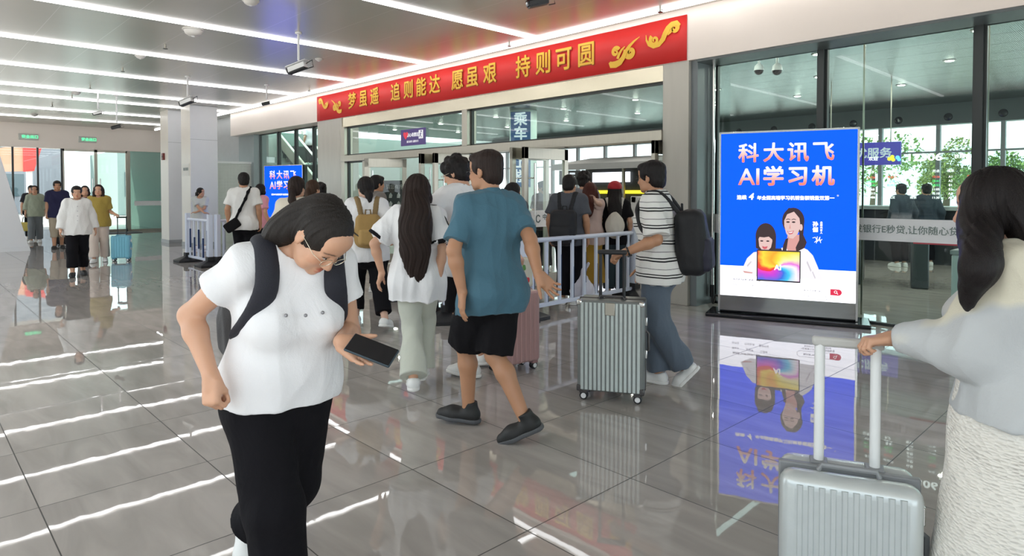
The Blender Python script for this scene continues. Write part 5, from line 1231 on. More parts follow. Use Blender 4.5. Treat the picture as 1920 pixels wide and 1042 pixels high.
def suitcase(loc, rz_, label, shell, trim, W=.46, D=.27, Hh=.64, ribs=13, handle=0., hmat=None, hr=.011, hy=None, wheel=BLACK, hub=WHITEP, latch=True, r=.03, group=None, gripm=None, nub=True, base=None, rw=.30):
    """Wheeled hard case: front faces local -y."""
    e = thing('suitcase', label, 'suitcase', loc, rz_, group); z0 = .07
    b = MB(); b.box(-W / 2, W / 2, -D / 2, -.012, z0, z0 + Hh).build('front_shell', base or shell, e, bevel=r, seg=4)
    MB().box(-W / 2, W / 2, .012, D / 2, z0, z0 + Hh).build('back_shell', base or shell, e, bevel=r, seg=4)
    MB().box(-W / 2 - .003, W / 2 + .003, -.014, .014, z0 - .003, z0 + Hh + .003).build('frame', trim, e, bevel=.006)
    rb = MB(); n = ribs
    for k in range(n):
        x = -W / 2 + r + (W - 2 * r) * (k + .5) / n; wr = (W - 2 * r) / n * rw
        for sy in (-1, 1):
            rb.prism([(x - wr, 0), (x - wr * .6, .006), (x + wr * .6, .006), (x + wr, 0)], Hh - 1.3 * r, lambda u, v, w: (u, sy * (D / 2 + v - .001), z0 + .65 * r + w))
    rb.build('shell_ribs', shell, e)
    for sx in (-1, 1):
        for sy in (-1, 1):
            x, y = sx * (W / 2 - .045), sy * (D / 2 - .045)
            MB().box(x - .03, x + .03, y - .03, y + .03, .05, z0 + .02).build('wheel_mount', trim, e, bevel=.006)
            wl_ = MB(); 
            for o in (-.014, .014): wl_.lathe([(.012, -.009), (.027, -.009), (.030, -.005), (.030, .005), (.027, .009), (.012, .009)], (x, y + o, .030), 18, 'y')
            w_ = wl_.build('wheel', wheel, e, smooth=True)
            MB().lathe([(.019, -.026), (.019, .026)], (x, y, .030), 16, 'y').build('hub', hub, w_, smooth=True)
            if nub:
                for zz in (z0, z0 + Hh):
                    pass
    for sx in (-1, 1) if r < .03 else ():
        for zz, hh_ in ((z0 - .004, .05), (z0 + Hh - .036, .04)):
            MB().box(sx * (W / 2 - .016) - .02, sx * (W / 2 - .016) + .02, -D / 2 - .004, -D / 2 + .05, zz, zz + hh_).build('corner_guard', trim if hh_ > .045 else STEELB, e, bevel=.012)
    if latch: MB().box(-.035, .035, -D / 2 - .009, -D / 2 + .004, z0 + Hh - .10, z0 + Hh - .012).build('logo_plate', STEEL, e, bevel=.004)
    for k in range(2):
        z = z0 + Hh * (.36 + .36 * k); MB().box(W / 2 - .002, W / 2 + .014, -.03, .03, z, z + .06).build('latch', STEELB, e, bevel=.004)
    g = MB(); g.tube([(W / 2, 0, z0 + Hh * .42), (W / 2 + .022, 0, z0 + Hh * .45), (W / 2 + .022, 0, z0 + Hh * .63), (W / 2, 0, z0 + Hh * .66)], .009, 8); g.build('side_handle', trim, e, smooth=True)
    g = MB(); g.tube([(-.09, -.045, z0 + Hh), (-.08, -.045, z0 + Hh + .02), (.08, -.045, z0 + Hh + .02), (.09, -.045, z0 + Hh)], .009, 8); g.build('top_handle', trim, e, smooth=True)
    if handle:
        y = D / 2 - .05 if hy is None else hy; zt = z0 + Hh + handle; hw = .085
        for sx in (-1, 1):
            t = MB(); t.tube([(sx * hw, y, z0 + Hh - .02), (sx * hw, y, zt - .01)], hr, 12); t.build('handle_pole', hmat or STEELB, e, smooth=True)
            MB().box(sx * hw - hr * 1.7, sx * hw + hr * 1.7, y - hr * 1.7, y + hr * 1.7, z0 + Hh - .002, z0 + Hh + .01).build('handle_socket', trim, e, bevel=.003)
        MB().box(-hw - hr - .008, hw + hr + .008, y - .017, y + .017, zt - .018, zt + .016).build('grip', gripm or BLACK, e, bevel=.01)
    return e
# ------------------------------------------------------------------ people
WT = cloth('white_cotton', (.80, .80, .815)); WT2 = cloth('white_cotton_warm', (.76, .75, .73)); BK = cloth('black_cloth', (.008, .0075, .009)); NV = cloth('navy_polo', (.014, .014, .05))
BKT = cloth('black_trouser', (.0065, .006, .008), .85); GRYT = cloth('dark_grey_tee', (.075, .08, .095)); DEN = cloth('washed_denim', (.105, .135, .175), .8, .2); CREAM = cloth('cream_cloth', (.72, .66, .55))
SHW = M('shoe_white', (.78, .78, .76), .5); SHB = M('shoe_black', (.014, .014, .014), .6); SOLW = M('sole_white', (.80, .79, .76), .5); SOLB = M('sole_dark', (.03, .03, .033), .6); SOLG = M('sole_grey', (.075, .078, .085), .55)
METAL = M('spectacle_metal', (.75, .68, .55), .25, .9)
Y = YAW
def floor_at(px, py): p = onfloor(px, py); return (p.x, p.y)
def base(px, d): p = CAM + FW * d + RT * ((px - CXP) / FPX * d); return (p.x, p.y)
def down(P, q, fwd=.04, out=.07, up=0., **kw):
    P.armto(q, P.sh[q] + V(q * out, fwd, -.495 + up) * P.S, pole=(q * .5, -1, 0), **kw)

# --- the woman in the foreground, striding with bent head and a phone
P = Person(base(522, 2.20), Y + R(180 + 36), 1.575, 'woman striding in white tee and black trousers, head bent, phone in hand', h=.0048, lean=R(17), side=R(-2), head=(R(24), R(54), R(-4)), w=1.09, fem=True, belly=.045, bust=.022, skin=SK, neck=.03, nz=.03)
P.armto(1, P.loc(at(396, 706, 1.98)), pole=P.dirl(-RT * 1.0 + FW * .45), curl=[1.2, 1.25, 1.28, 1.3], thumb=1.0, spread=.03, palm=P.dirl(FW * .9 + RT * .45), fdir=P.dirl(Vector((0, 0, -1)) - FW * .25 + RT * .12))
P.armto(-1, P.loc(at(640, 640, 2.04)), pole=P.dirl(FW * 1. - RT * .1 - Vector((0, 0, .3))), curl=[.18, .16, .16, .2], thumb=.25, spread=.05, palm=P.dirl(Vector((0, 0, .9)) - FW * .45), fdir=P.dirl(RT * .75 - FW * .35 - Vector((0, 0, .42))))
P.leg(1, P.loc(at(532, 1120, 2.18)) * V(1, 1, 0) + V(0, 0, .085), R(-5))
P.leg(-1, P.loc(at(462, 985, 2.50)), R(-20), R(-56), pole=(-.35, 1, .2))
P.body(face=True); P.eyes(); P.glasses(METAL, r=.022)
tee = P.top(WT, ease=.017, hem=-.055, flare=.004, sleeve=.50, sfl=.020, name='tee_shirt', fold=(.0055, 2.6, 11), neck=.070)
P.bottoms(BKT, ease=.016, length=1.84, flare=.030, fold=(.006, 2.0, 4), knee=.022)
P.shoes(SHW, SOLW)
t0 = P.Hd(0, -.085, .02); tl, tr = spline([t0 + P.dirl(RT * .05 + Vector((0, 0, .01))), t0, t0 + P.dirl(-RT * .055 - Vector((0, 0, .03))), t0 + P.dirl(-RT * .105 - Vector((0, 0, .06))), t0 + P.dirl(-RT * .15 - Vector((0, 0, .085)))], [.05, .050, .052, .044, .014], 4)
P.hair(HSOFT, 'tied', e=.012, amp=.0030, tail=(tl, tr), line=.034, h=.0038)
bt = M('shirt_stud', (.30, .30, .32), .3, .6)
for k in range(3):
    c = P.T(-.062 + .062 * k, 0, .345); 
    solid('stud', Field().ell(c + P.Mt @ V(0, .135 + .010 * (k == 1) + .014, 0), (.006, .006, .006), I3, .001), .002, bt, tee, smooth=0)
backpack(P, 'black backpack worn by the woman with bent head', M('pack_black', (.012, .012, .015), .6, bump=.2, bscale=200), M('pack_black2', (.016, .016, .02), .6), hz=(-.05, .40), wd=.155, dp=.10, y0=-.15, h=.006, strapm=M('strap_navy_black', (.012, .013, .022), .7, bump=.3, bscale=300))
w_ = P.arms[-1][1]; fd, n_, *_ = P.hands[-1]; t_ = np.cross(fd, n_) * -1
Mp = rz(P.yaw) @ np.stack([np.cross(nrm(fd * .82 + t_ * .25), n_), nrm(fd * .82 + t_ * .25), n_], 1)
phone(P.world(w_ + fd * .115 + n_ * .040 + t_ * .012), Mp, 'dark blue phone held flat by the woman with bent head', M('phone_case_blue', (.02, .04, .055), .4))

# --- the man in teal
P = Person(base(922, 4.02), Y + R(33), 1.765, 'man in teal short sleeved shirt and black shorts walking away', h=.0060, lean=R(3), head=(R(26), R(2), 0), w=1.0, belly=.02, skin=SKT, hip=.905, nz=.06)
P.armto(-1, P.loc(at(867, 548, 3.84)), pole=P.dirl(-RT * .6 - FW * .6), curl=.25, thumb=.1, palm=P.dirl(RT * .9 + FW * .3), fdir=P.dirl(Vector((0, 0, -1)) - RT * .05))
P.armto(1, P.loc(at(1010, 517, 3.80)), pole=P.dirl(RT * .7 - FW * .5), curl=[.35, .45, .5, .55], thumb=-.1, palm=P.dirl(-FW * 1. + RT * .15 + Vector((0, 0, .4))), fdir=P.dirl(RT * .75 - Vector((0, 0, .75)) + FW * .1), spread=.2)
P.leg(-1, P.loc(at(878, 764, 4.20)), R(45), R(4), pole=P.dirl(-RT * .6 + FW * .6))
P.leg(1, P.loc(at(984, 786, 3.88)), R(52), R(-24), pole=P.dirl(-RT * .8 + FW * .3))
P.body(face=True); P.glasses(M('spectacle_dark', (.03, .03, .03), .3, .5)); P.eyes()
TEAL = cloth('teal_shirt', (.062, .155, .215), .75, .2)
P.top(TEAL, ease=.021, hem=-.185, flare=.016, sleeve=.80, sfl=.016, collar=True, fold=(.011, 2.8, 21, (1, 1, .3)), neck=.066, tail=.1)
P.bottoms(BK, ease=.022, length=.98, flare=.030, name='shorts', fold=(.008, 2.6, 22))
P.shoes(SHB, SOLG, k=1.06, high=.045)
P.hair(HBROWN, 'short', e=.011, amp=.0028, h=.005, line=.01)

# --- the long haired girl in white
P = Person(base(782, 4.88), Y + R(4), 1.62, 'girl with very long straight hair, loose white tee and pale flared trousers', h=.0068, head=(R(-4), R(6), 0), w=.97, fem=True, skin=SK)
P.armto(-1, P.loc(at(716, 512, 4.86)), pole=P.dirl(-RT * .8 - FW * .4), curl=.45, thumb=.2, palm=P.dirl(RT), fdir=P.dirl(Vector((0, 0, -1)) - RT * .35))
P.armto(1, P.loc(at(822, 528, 4.80)), pole=P.dirl(RT - FW * .4), curl=.5, thumb=.3, palm=P.dirl(-RT), fdir=P.dirl(Vector((0, 0, -1)) - RT * .2))
P.leg(-1, P.loc(at(775, 708, 4.72)), R(5), R(0)); P.leg(1, P.loc(at(790, 690, 5.05)), R(-5), R(0))
P.body()
WTL = cloth('white_loose_cotton', (.80, .80, .81))
t1 = P.top(WTL, ease=.032, hem=-.20, flare=.030, sleeve=.82, sfl=.040, name='tee_shirt', fold=(.015, 2.4, 31, (1, 1, .25)))
P.cuffs(BK, .81, .099 * P.S, .022, t1)
for q in (1, -1):
    for k in (-1, 1):
        g = MB(); el = P.arms[q][0]; sh = P.sh[q]; a = sh + V(0, -.02, .078); d = nrm(el - sh); sd = nrm(np.cross(d, V(1, 0, 0)))
        g.tube([P.neckb + V(q * .07, k * .012 - .02, .045) * P.S, sh + V(q * .0, k * .014 - .02, .090) * P.S, sh + V(q * .062, k * .016 - .02, .040) * P.S + d * .05, sh + (el - sh) * .5 + V(q * .088, k * .016 - .01, .02) * P.S], .004, 6); g.build('shoulder_stripe', BLACK, t1, smooth=True)
P.bottoms(cloth('pale_sage_trouser', (.56, .58, .50)), ease=.012, length=1.97, flare=.050, fold=(.007, 2.2, 33), knee=.006)
P.shoes(SHW, SOLW, k=1.02)
P.hair(HBROWN, 'long', length=.44, e=.017, amp=.005, h=.0055, vol=1.32)

# --- the shopper with the tan backpack
P = Person(base(688, 7.02), Y + R(16), 1.665, 'person in white tee and black trousers with tan backpack, looking at phone', h=.0085, head=(R(14), R(16), 0), w=1.04, fem=True, skin=SKP)
P.armto(-1, P.loc(at(655, 442, 6.75)), pole=P.dirl(-RT * .8 - FW * .1 - Vector((0, 0, .6))), curl=.8, palm=P.dirl(Vector((0, 0, 1)) + FW * .3), fdir=P.dirl(RT * .6 + FW * .5))
P.armto(1, P.loc(at(735, 462, 6.75)), pole=P.dirl(RT - FW * .2 - Vector((0, 0, .5))), curl=.6, palm=P.dirl(Vector((0, 0, 1)) - RT * .2), fdir=P.dirl(-RT * .5 + FW * .6))
P.leg(-1, P.loc(at(667, 592, 7.1)), R(14), 0); P.leg(1, P.loc(at(722, 598, 6.9)), R(-28), R(-14))
P.body(); P.top(WT, ease=.03, hem=-.15, flare=.03, sleeve=.78, sfl=.03, name='tee_shirt', fold=(.009, 2.4, 41)); P.bottoms(BKT, ease=.018, length=1.82, flare=.024, fold=(.006, 2.4, 42), knee=.016)
P.shoes(SHW, SOLW, k=1.08); P.hair(HBLACK, 'tied', e=.015, line=.0, tail=([P.Hd(0, -.07, -.04), P.Hd(0, -.10, -.10), P.Hd(0, -.10, -.17)], [.035, .042, .025]))
backpack(P, 'tan canvas backpack on the person in white tee', M('tan_canvas', (.36, .225, .075), .8, bump=.25, bscale=160), M('tan_canvas2', (.40, .255, .09), .8), hz=(.02, .37), wd=.135, dp=.085, y0=-.14, strapm=M('tan_strap', (.24, .16, .07), .8))
phone(P.world(P.arms[-1][1] + P.dirl(RT * .07 + Vector((0, 0, .03)))), rz(Y + R(60)) @ rx(R(25)), 'black phone held by the person with tan backpack', BLACK)

# --- curly haired man behind the man in teal, with pink case
P = Person(base(872, 5.35), Y + R(42), 1.80, 'curly haired man in white tee half hidden behind the teal shirt', h=.0085, head=(R(28), R(20), 0), w=.98, skin=SK, lean=R(4))
P.armto(-1, P.loc(at(846, 428, 5.15)), pole=P.dirl(-RT * .3 - FW * .5 - Vector((0, 0, .6))), curl=.5, palm=P.dirl(RT), fdir=P.dirl(Vector((0, 0, -1)) + RT * .3))
P.armto(1, P.loc(at(983, 500, 5.45)), pole=P.dirl(RT - FW * .3), curl=1.2, palm=P.dirl(-RT * .3 - Vector((0, 0, 1))), fdir=P.dirl(RT * .4 - FW * .3 - Vector((0, 0, .5))))
P.leg(-1, P.loc(at(884, 684, 5.25)), R(30), R(4)); P.leg(1, P.loc(at(905, 668, 5.6)), R(20), R(-10))
P.body(face=True); P.top(WT, ease=.028, hem=-.15, flare=.02, sleeve=.75, sfl=.03, name='tee_shirt', fold=(.008, 2.4, 51)); P.bottoms(BK, ease=.03, length=.96, flare=.03, name='shorts'); P.shoes(SHW, SOLW); P.hair(HBLACK, 'curly', seed=5, e=.018); P.glasses(METAL)
g = MB(); w_ = P.arms[-1][1]; e_ = P.arms[-1][0]; d_ = nrm(w_ - e_); a_ = nrm(np.cross(d_, V(0, 0, 1))); b_ = np.cross(d_, a_)
g.tube([w_ - d_ * .03 + (a_ * math.cos(t) + b_ * math.sin(t)) * .034 for t in [k * math.pi / 8 for k in range(17)]], .005, 6); g.build('bracelet', M('bracelet_cream', (.7, .6, .42), .5), P.root, smooth=True)
pk = M('case_pink', (.50, .30, .29), .35, noise=.05); pq = floor_at(962, 692)
suitcase((pq[0], pq[1], 0), Y + R(38), 'dusty pink wheeled suitcase beside the legs of the man in teal', pk, M('pink_trim', (.36, .2, .2), .4), W=.40, D=.25, Hh=.60, ribs=7, handle=.20, hmat=M('pink_pole', (.6, .55, .55), .3, .6), latch=False)
e = thing('gift_bag', 'pale plastic bag with red and green print standing on the pink suitcase', 'bag', (pq[0], pq[1], .685), Y + R(38))
g = Field(); g.box((.02, 0, .13), (.15, .07, .125), .03, I3, .02); solid('bag', g, .008, M('bag_cream', (.62, .60, .50), .5), e, fold=(.008, 4, 3))
solid('red_print', Field().ell((.075, -.065, .07), (.055, .011, .04), I3, .01), .005, M('print_red', (.55, .03, .03), .5), e); solid('yellow_print', Field().ell((.03, -.066, .075), (.028, .010, .03), I3, .01), .006, M('print_yellow', (.7, .5, .12), .5), e); solid('green_print', Field().ell((.07, -.062, .18), (.05, .012, .035), I3, .01), .006, M('print_green', (.12, .3, .08), .5), e)

# --- man in the striped shirt with the ribbed case
P = Person(base(1234, 5.02), Y + R(66), 1.735, 'man in black striped white tee and washed jeans wheeling a case', h=.0068, lean=R(3), head=(R(-16), R(3), 0), w=1.0, skin=SKT)
sm_ = cloth('striped_cotton', (.78, .77, .74)); nt = sm_.node_tree; N = nt.nodes; Lk = nt.links; tc = N['Texture Coordinate']; sp = N.new('ShaderNodeSeparateXYZ'); Lk.new(tc.outputs['Object'], sp.inputs[0])
def band(per, off, wd, src):
    a = N.new('ShaderNodeMath'); a.operation = 'MULTIPLY_ADD'; Lk.new(src, a.inputs[0]); a.inputs[1].default_value = 1 / per; a.inputs[2].default_value = off + 40
    f = N.new('ShaderNodeMath'); f.operation = 'FRACT'; Lk.new(a.outputs[0], f.inputs[0]); l = N.new('ShaderNodeMath'); l.operation = 'LESS_THAN'; l.inputs[1].default_value = wd; Lk.new(f.outputs[0], l.inputs[0]); return l.outputs[0]
nzz = N.new('ShaderNodeTexNoise'); nzz.inputs['Scale'].default_value = 3.2; Lk.new(tc.outputs['Object'], nzz.inputs[0]); zz = N.new('ShaderNodeMath'); zz.operation = 'MULTIPLY_ADD'; Lk.new(nzz.outputs[0], zz.inputs[0]); zz.inputs[1].default_value = .035; Lk.new(sp.outputs[2], zz.inputs[2])
mxa = N.new('ShaderNodeMath'); mxa.operation = 'MAXIMUM'; Lk.new(band(.125, 0, .085, zz.outputs[0]), mxa.inputs[0]); Lk.new(band(.125, -.17, .07, zz.outputs[0]), mxa.inputs[1])
mxb = N.new('ShaderNodeMath'); mxb.operation = 'MAXIMUM'; Lk.new(mxa.outputs[0], mxb.inputs[0]); Lk.new(band(.125, -.55, .03, zz.outputs[0]), mxb.inputs[1])
bb = N['Principled BSDF']; s0 = bb.inputs['Base Color'].links[0].from_socket; mm = N.new('ShaderNodeMixRGB'); mm.inputs[2].default_value = (.012, .012, .014, 1); Lk.new(mxb.outputs[0], mm.inputs[0]); Lk.new(s0, mm.inputs[1]); Lk.new(mm.outputs[0], bb.inputs['Base Color'])
P.armto(-1, P.loc(at(1172, 473, 4.78)), pole=P.dirl(RT * .8 - FW * .35 - Vector((0, 0, .5))), curl=1.15, thumb=.5, palm=P.dirl(Vector((0, 0, -1))), fdir=P.dirl(-RT * .9 - Vector((0, 0, .32))), spread=.05)
P.armto(1, P.loc(at(1205, 500, 5.25)), pole=P.dirl(RT * .8 + FW * .4), curl=.6, palm=P.dirl(-FW), fdir=P.dirl(Vector((0, 0, -1)) - RT * .2))
P.leg(-1, P.loc(at(1283, 688, 5.02)), R(4), R(-48), pole=P.dirl(-RT + Vector((0, 0, .2)))); P.leg(1, P.loc(at(1234, 697, 5.1)), R(-4), R(2), pole=P.dirl(-RT))
P.body(face=True); P.glasses(M('spectacle_dark', (.03, .03, .03), .3, .5)); P.top(sm_, ease=.030, hem=-.14, flare=.022, sleeve=.92, sfl=.040, name='striped_tee', fold=(.008, 2.2, 61), neck=.066)
P.bottoms(DEN, ease=.020, length=1.95, flare=.030, name='jeans', fold=(.010, 2.2, 62), knee=.022); P.shoes(SHW, SOLW); P.hair(HBLACK, 'short', e=.013, amp=.003, h=.006, vol=1.04)
g = MB(); w_, e_ = P.arms[-1][1], P.arms[-1][0]; d_ = nrm(w_ - e_); a_ = nrm(np.cross(d_, V(0, 0, 1))); b_ = np.cross(d_, a_)
g.tube([w_ - d_ * .022 + (a_ * math.cos(t) + b_ * math.sin(t)) * .031 for t in [k * math.pi / 8 for k in range(17)]], .007, 6); g.bar(w_ - d_ * .04 + b_ * .036, w_ - d_ * .005 + b_ * .036, .034, .01, up=tuple(b_)); g.build('wristwatch', BLACKG, P.root, smooth=True)
backpack(P, 'black and navy backpack on the man in striped tee', M('pack_deep_black', (.008, .008, .010), .65, bump=.15, bscale=150), M('pack_navy', (.016, .016, .034), .65), hz=(-.08, .40), wd=.15, dp=.105, y0=-.155, h=.008)
cf = onfloor(1152, 752); sh_ = M('case_silver', (.58, .64, .62), .30, .25, noise=.1, scale=30)
CASE = suitcase((cf.x + FW.x * .10, cf.y + FW.y * .10, 0), Y + R(-16) , 'silver ribbed suitcase with dark frame wheeled by the man in striped tee', sh_, M('case_frame_dark', (.075, .07, .07), .4, .3), W=.475, D=.285, Hh=.655, ribs=14, base=M('case_groove', (.20, .215, .21), .4, .2), rw=.37, handle=.34, hmat=BLACK, hr=.012, hy=-.02, r=.022)

# --- the woman at the right edge
P = Person(base(1908, 1.95), Y + R(60), 1.562, 'woman with long black hair, pale cardigan and white knit skirt at the right', h=.0055, lean=R(4), head=(R(-22), R(4), 0), w=1.05, fem=True, bust=.02, skin=SK)
P.armto(-1, P.loc(at(1672, 634, 2.10)), pole=P.dirl(RT * .4 - FW * .2 - Vector((0, 0, 1.2))), curl=[1.0, 1.1, 1.15, 1.2], thumb=.3, palm=P.dirl(Vector((0, 0, -1)) - FW * .1), fdir=P.dirl(-RT * .95 - Vector((0, 0, .12)) + FW * .1), spread=.05)
down(P, 1, fwd=.0, out=.05)
P.stand(.08, .05); P.body(face=True); P.eyes()
CARD = cloth('pale_cardigan', (.50, .52, .53), .8); KNIT = cloth('white_knit', (.86, .83, .76), .95)
nt = KNIT.node_tree; bp = [n for n in nt.nodes if n.type == 'BUMP'][0]; vv = nt.nodes.new('ShaderNodeTexVoronoi'); vv.inputs['Scale'].default_value = 55; mpk = nt.nodes.new('ShaderNodeMapping'); mpk.inputs['Scale'].default_value = (1, 1, 2.2); nt.links.new(nt.nodes['Texture Coordinate'].outputs['Object'], mpk.inputs[0]); nt.links.new(mpk.outputs[0], vv.inputs[0]); nt.links.new(vv.outputs[0], bp.inputs['Height']); bp.inputs['Strength'].default_value = .7; bp.inputs['Distance'].default_value = .012
nt = CARD.node_tree; mc = nt.nodes.new('ShaderNodeMixRGB'); mc.inputs[2].default_value = (.68, .645, .52, 1); nzc = nt.nodes.new('ShaderNodeTexNoise'); nzc.inputs['Scale'].default_value = 3.5; nt.links.new(nt.nodes['Texture Coordinate'].outputs['Object'], nzc.inputs[0]); spz = nt.nodes.new('ShaderNodeSeparateXYZ'); nt.links.new(nt.nodes['Texture Coordinate'].outputs['Object'], spz.inputs[0]); mz = nt.nodes.new('ShaderNodeMath'); mz.operation = 'MULTIPLY_ADD'; mz.inputs[1].default_value = .42; nt.links.new(nzc.outputs[0], mz.inputs[0]); nt.links.new(spz.outputs[2], mz.inputs[2]); rc = nt.nodes.new('ShaderNodeMapRange'); rc.inputs[1].default_value = 1.33; rc.inputs[2].default_value = 1.37; nt.links.new(mz.outputs[0], rc.inputs[0]); nt.links.new(rc.outputs[0], mc.inputs[0]); bb = nt.nodes['Principled BSDF']; nt.links.new(bb.inputs['Base Color'].links[0].from_socket, mc.inputs[1]); nt.links.new(mc.outputs[0], bb.inputs['Base Color'])
P.top(CARD, ease=.026, hem=-.02, flare=.012, sleeve=1.93, sfl=.022, name='cardigan', fold=(.012, 2.2, 71, (1, 1, .5)), long_ease=.052, cuff=.044, neck=.07)
P.skirt(KNIT, length=.60, r0=.16, r1=.235, fold=(.004, 2.5, 72), sc=(1, 1, 1)); P.shoes(SHW, SOLW)
P.hair(HBLACK, 'long', length=.20, e=.018, amp=.0035, h=.0048, vol=1.15, line=-.01, front=.20, tail=spline([P.Hd(-.06, .0, .05), P.Hd(-.086, .015, -.05), P.loc(at(1838, 492, 1.80)), P.loc(at(1822, 535, 1.83)), P.loc(at(1812, 578, 1.86))], [.05, .058, .050, .030, .008], 4))
sc_ = M('case_pale_silver', (.56, .60, .60), .28, .3, noise=.06, scale=20); c0 = at(1588, 900, 2.18)
suitcase((c0.x, c0.y, 0), Y + R(-22), 'pale silver ribbed suitcase with long white handle, nearest the viewer', sc_, M('case_grey_frame', (.23, .24, .25), .4), W=.42, D=.235, Hh=.50, ribs=10, latch=False, handle=.42, hmat=M('pole_white', (.78, .80, .80), .25), hr=.0165, hy=.03, r=.045, gripm=M('grip_grey', (.50, .50, .48), .4))

# --- people in the queue by the doors
def quick(pos, yaw, H, label, topm, botm, hairm, style='short', h=.011, fem=False, length=1.93, flare=.015, sleeve=.75, head=(0, 0, 0), skin=SK, arms=True, shoe=SHW, shirt='tee_shirt', ease=.026, lean=0., hair_len=.3, face=False, step=0., w=1., sfl=.025, skirt=False, seed=1, group=None, hem=-.14, tail=None):
    P = Person(pos, yaw, H, label, h=h, lean=lean, head=head, w=w, fem=fem, skin=skin, group=group)
    if arms:
        for q in (1, -1): down(P, q, fwd=.03 + .06 * q * (1 if step else 0))
    P.stand(.085, step)
    P.q = dict(topm=topm, botm=botm, hairm=hairm, style=style, length=length, flare=flare, sleeve=sleeve, shoe=shoe, shirt=shirt, ease=ease, hair_len=hair_len, face=face, sfl=sfl, skirt=skirt, seed=seed, hem=hem, tail=tail)
    return P
def finish(P):
    q = P.q; P.body(face=q['face'])
    if q['face'] and P.h < .016: P.eyes()
    t = P.top(q['topm'], ease=q['ease'], hem=q['hem'], flare=.02, sleeve=q['sleeve'], sfl=q['sfl'], name=q['shirt'], fold=(.008, 2.4, q['seed'] * 7 + 3))
    if q['skirt']: P.skirt(q['botm'], length=.7, r1=.25)
    else: P.bottoms(q['botm'], ease=.018, length=q['length'], flare=q['flare'], fold=(.006, 2.4, q['seed'] * 5 + 2), knee=.014)
    P.shoes(q['shoe'], SOLW if q['shoe'] is SHW else SOLB)
    tail = None
    if q['tail'] == 'pony': tail = ([P.Hd(0, -.08, .02), P.Hd(0, -.13, -.03), P.Hd(0, -.125, -.14), P.Hd(0, -.10, -.24)], [.03, .036, .040, .015])
    if q['tail'] == 'bun': tail = ([P.Hd(0, -.09, .06), P.Hd(0, -.125, .085)], [.03, .042])
    P.hair(q['hairm'], q['style'], length=q['hair_len'], seed=q['seed'], tail=tail, h=max(.007, P.h * .75), e=.016)
    return P
P = finish(quick(floor_at(1066, 570), Y + R(-20), 1.72, 'man in dark grey tee with large black backpack behind the barrier', GRYT, BKT, HBLACK, seed=2, skin=SKT, head=(R(-8), R(4), 0), w=1.08))
backpack(P, 'large black backpack on the man in dark grey tee', M('pack_black3', (.009, .009, .012), .7), M('pack_black4', (.012, .012, .015), .7), hz=(-.12, .33), wd=.165, dp=.11, y0=-.15)
P = quick(floor_at(1106, 556), Y + R(-24), 1.63, 'woman with auburn hair and mustard skirt raising her arm', cloth('blush_top', (.62, .46, .40)), cloth('mustard_skirt', (.42, .24, .03)), HRED, 'long', fem=True, hair_len=.12, seed=3, skirt=True, skin=SKP, arms=False, sleeve=.5)
P.armto(1, P.loc(at(1105, 372, 8.0)), pole=P.dirl(RT + FW * .2 - Vector((0, 0, .35))), curl=.6, palm=P.dirl(-RT), fdir=P.dirl(Vector((0, 0, 1)) - RT * .4)); down(P, -1); finish(P)
P = finish(quick(floor_at(1152, 555), Y + R(-8), 1.63, 'woman in black tee and red cap behind the barrier', BK, cloth('dark_teal_jean', (.03, .05, .06)), HBLACK, 'long', fem=True, hair_len=.22, seed=4))
CAPM = M('cap_red', (.40, .015, .025), .7, bump=.2, bscale=200)
g = Field(); g.ell(P.Hd(0, -.012, .058), (.108 * P.S, .128 * P.S, .100 * P.S), P.Mh, .01); g.cut(P.Mh @ V(0, 0, -1), P.Hd(0, 0, .03)); c_ = solid('cap', g, .008, CAPM, P.root)
g = Field(); g.ell(P.Hd(0, .10, .052), (.075 * P.S, .085 * P.S, .010 * P.S), P.Mh @ rx(R(-8)), .006); solid('brim', g, .006, CAPM, c_)
backpack(P, 'cream drawstring backpack on the woman with red cap', M('sack_cream', (.62, .58, .50), .8, bump=.2, bscale=140), M('sack_cream2', (.6, .56, .48), .8), hz=(-.02, .36), wd=.14, dp=.085, y0=-.13, shape='sack', pouch=False, strapm=M('strap_cream', (.66, .63, .57), .8))
finish(quick(floor_at(1094, 545), Y + R(-30), 1.80, 'tall dark haired man partly hidden behind the auburn haired woman', cloth('mid_grey_tee', (.2, .2, .22)), BKT, HBLACK, 'curly', seed=5, h=.012))
finish(quick(floor_at(961, 568), Y + R(-20), 1.62, 'dark haired woman hidden behind the right shoulder of the teal shirt', cloth('slate_top', (.12, .13, .15)), BKT, HBLACK, 'bob', fem=True, hair_len=.06, seed=6, h=.012, head=(R(-35), 0, 0)))
P = finish(quick(floor_at(852, 576), Y + R(-12), 1.73, 'man in dark blue top with olive grey backpack behind the girl', cloth('dark_blue_top', (.04, .075, .12)), cloth('grey_slacks', (.17, .18, .18)), HBLACK, seed=7))
backpack(P, 'olive grey backpack on the man in dark blue top', M('pack_olive', (.13, .12, .09), .8, bump=.2, bscale=150), M('pack_olive2', (.16, .145, .11), .8), hz=(-.08, .34), wd=.155, dp=.10, y0=-.15)
finish(quick(floor_at(706, 548), Y + R(-50), 1.74, 'man in grey top seen in profile behind the tan backpack', cloth('taupe_top', (.19, .17, .155)), BKT, HBLACK, seed=8, skin=SKT, face=True))
P = finish(quick(floor_at(459, 521), Y + R(8), 1.83, 'tall man in white tee with black crossbody bag, left of the bent woman', WT2, BKT, HBLACK, seed=9, skin=SKT, head=(R(20), R(6), 0), h=.010))
e = thing('crossbody_bag', 'black crossbody bag on the back of the tall man in white', 'bag', tuple(P.pos), P.yaw)
g = Field(); g.box(P.T(-.13, -.20, -.06), (.13, .055, .085), .03, P.Mt @ ry(R(-35)), .02); solid('bag', g, .009, BK, e)
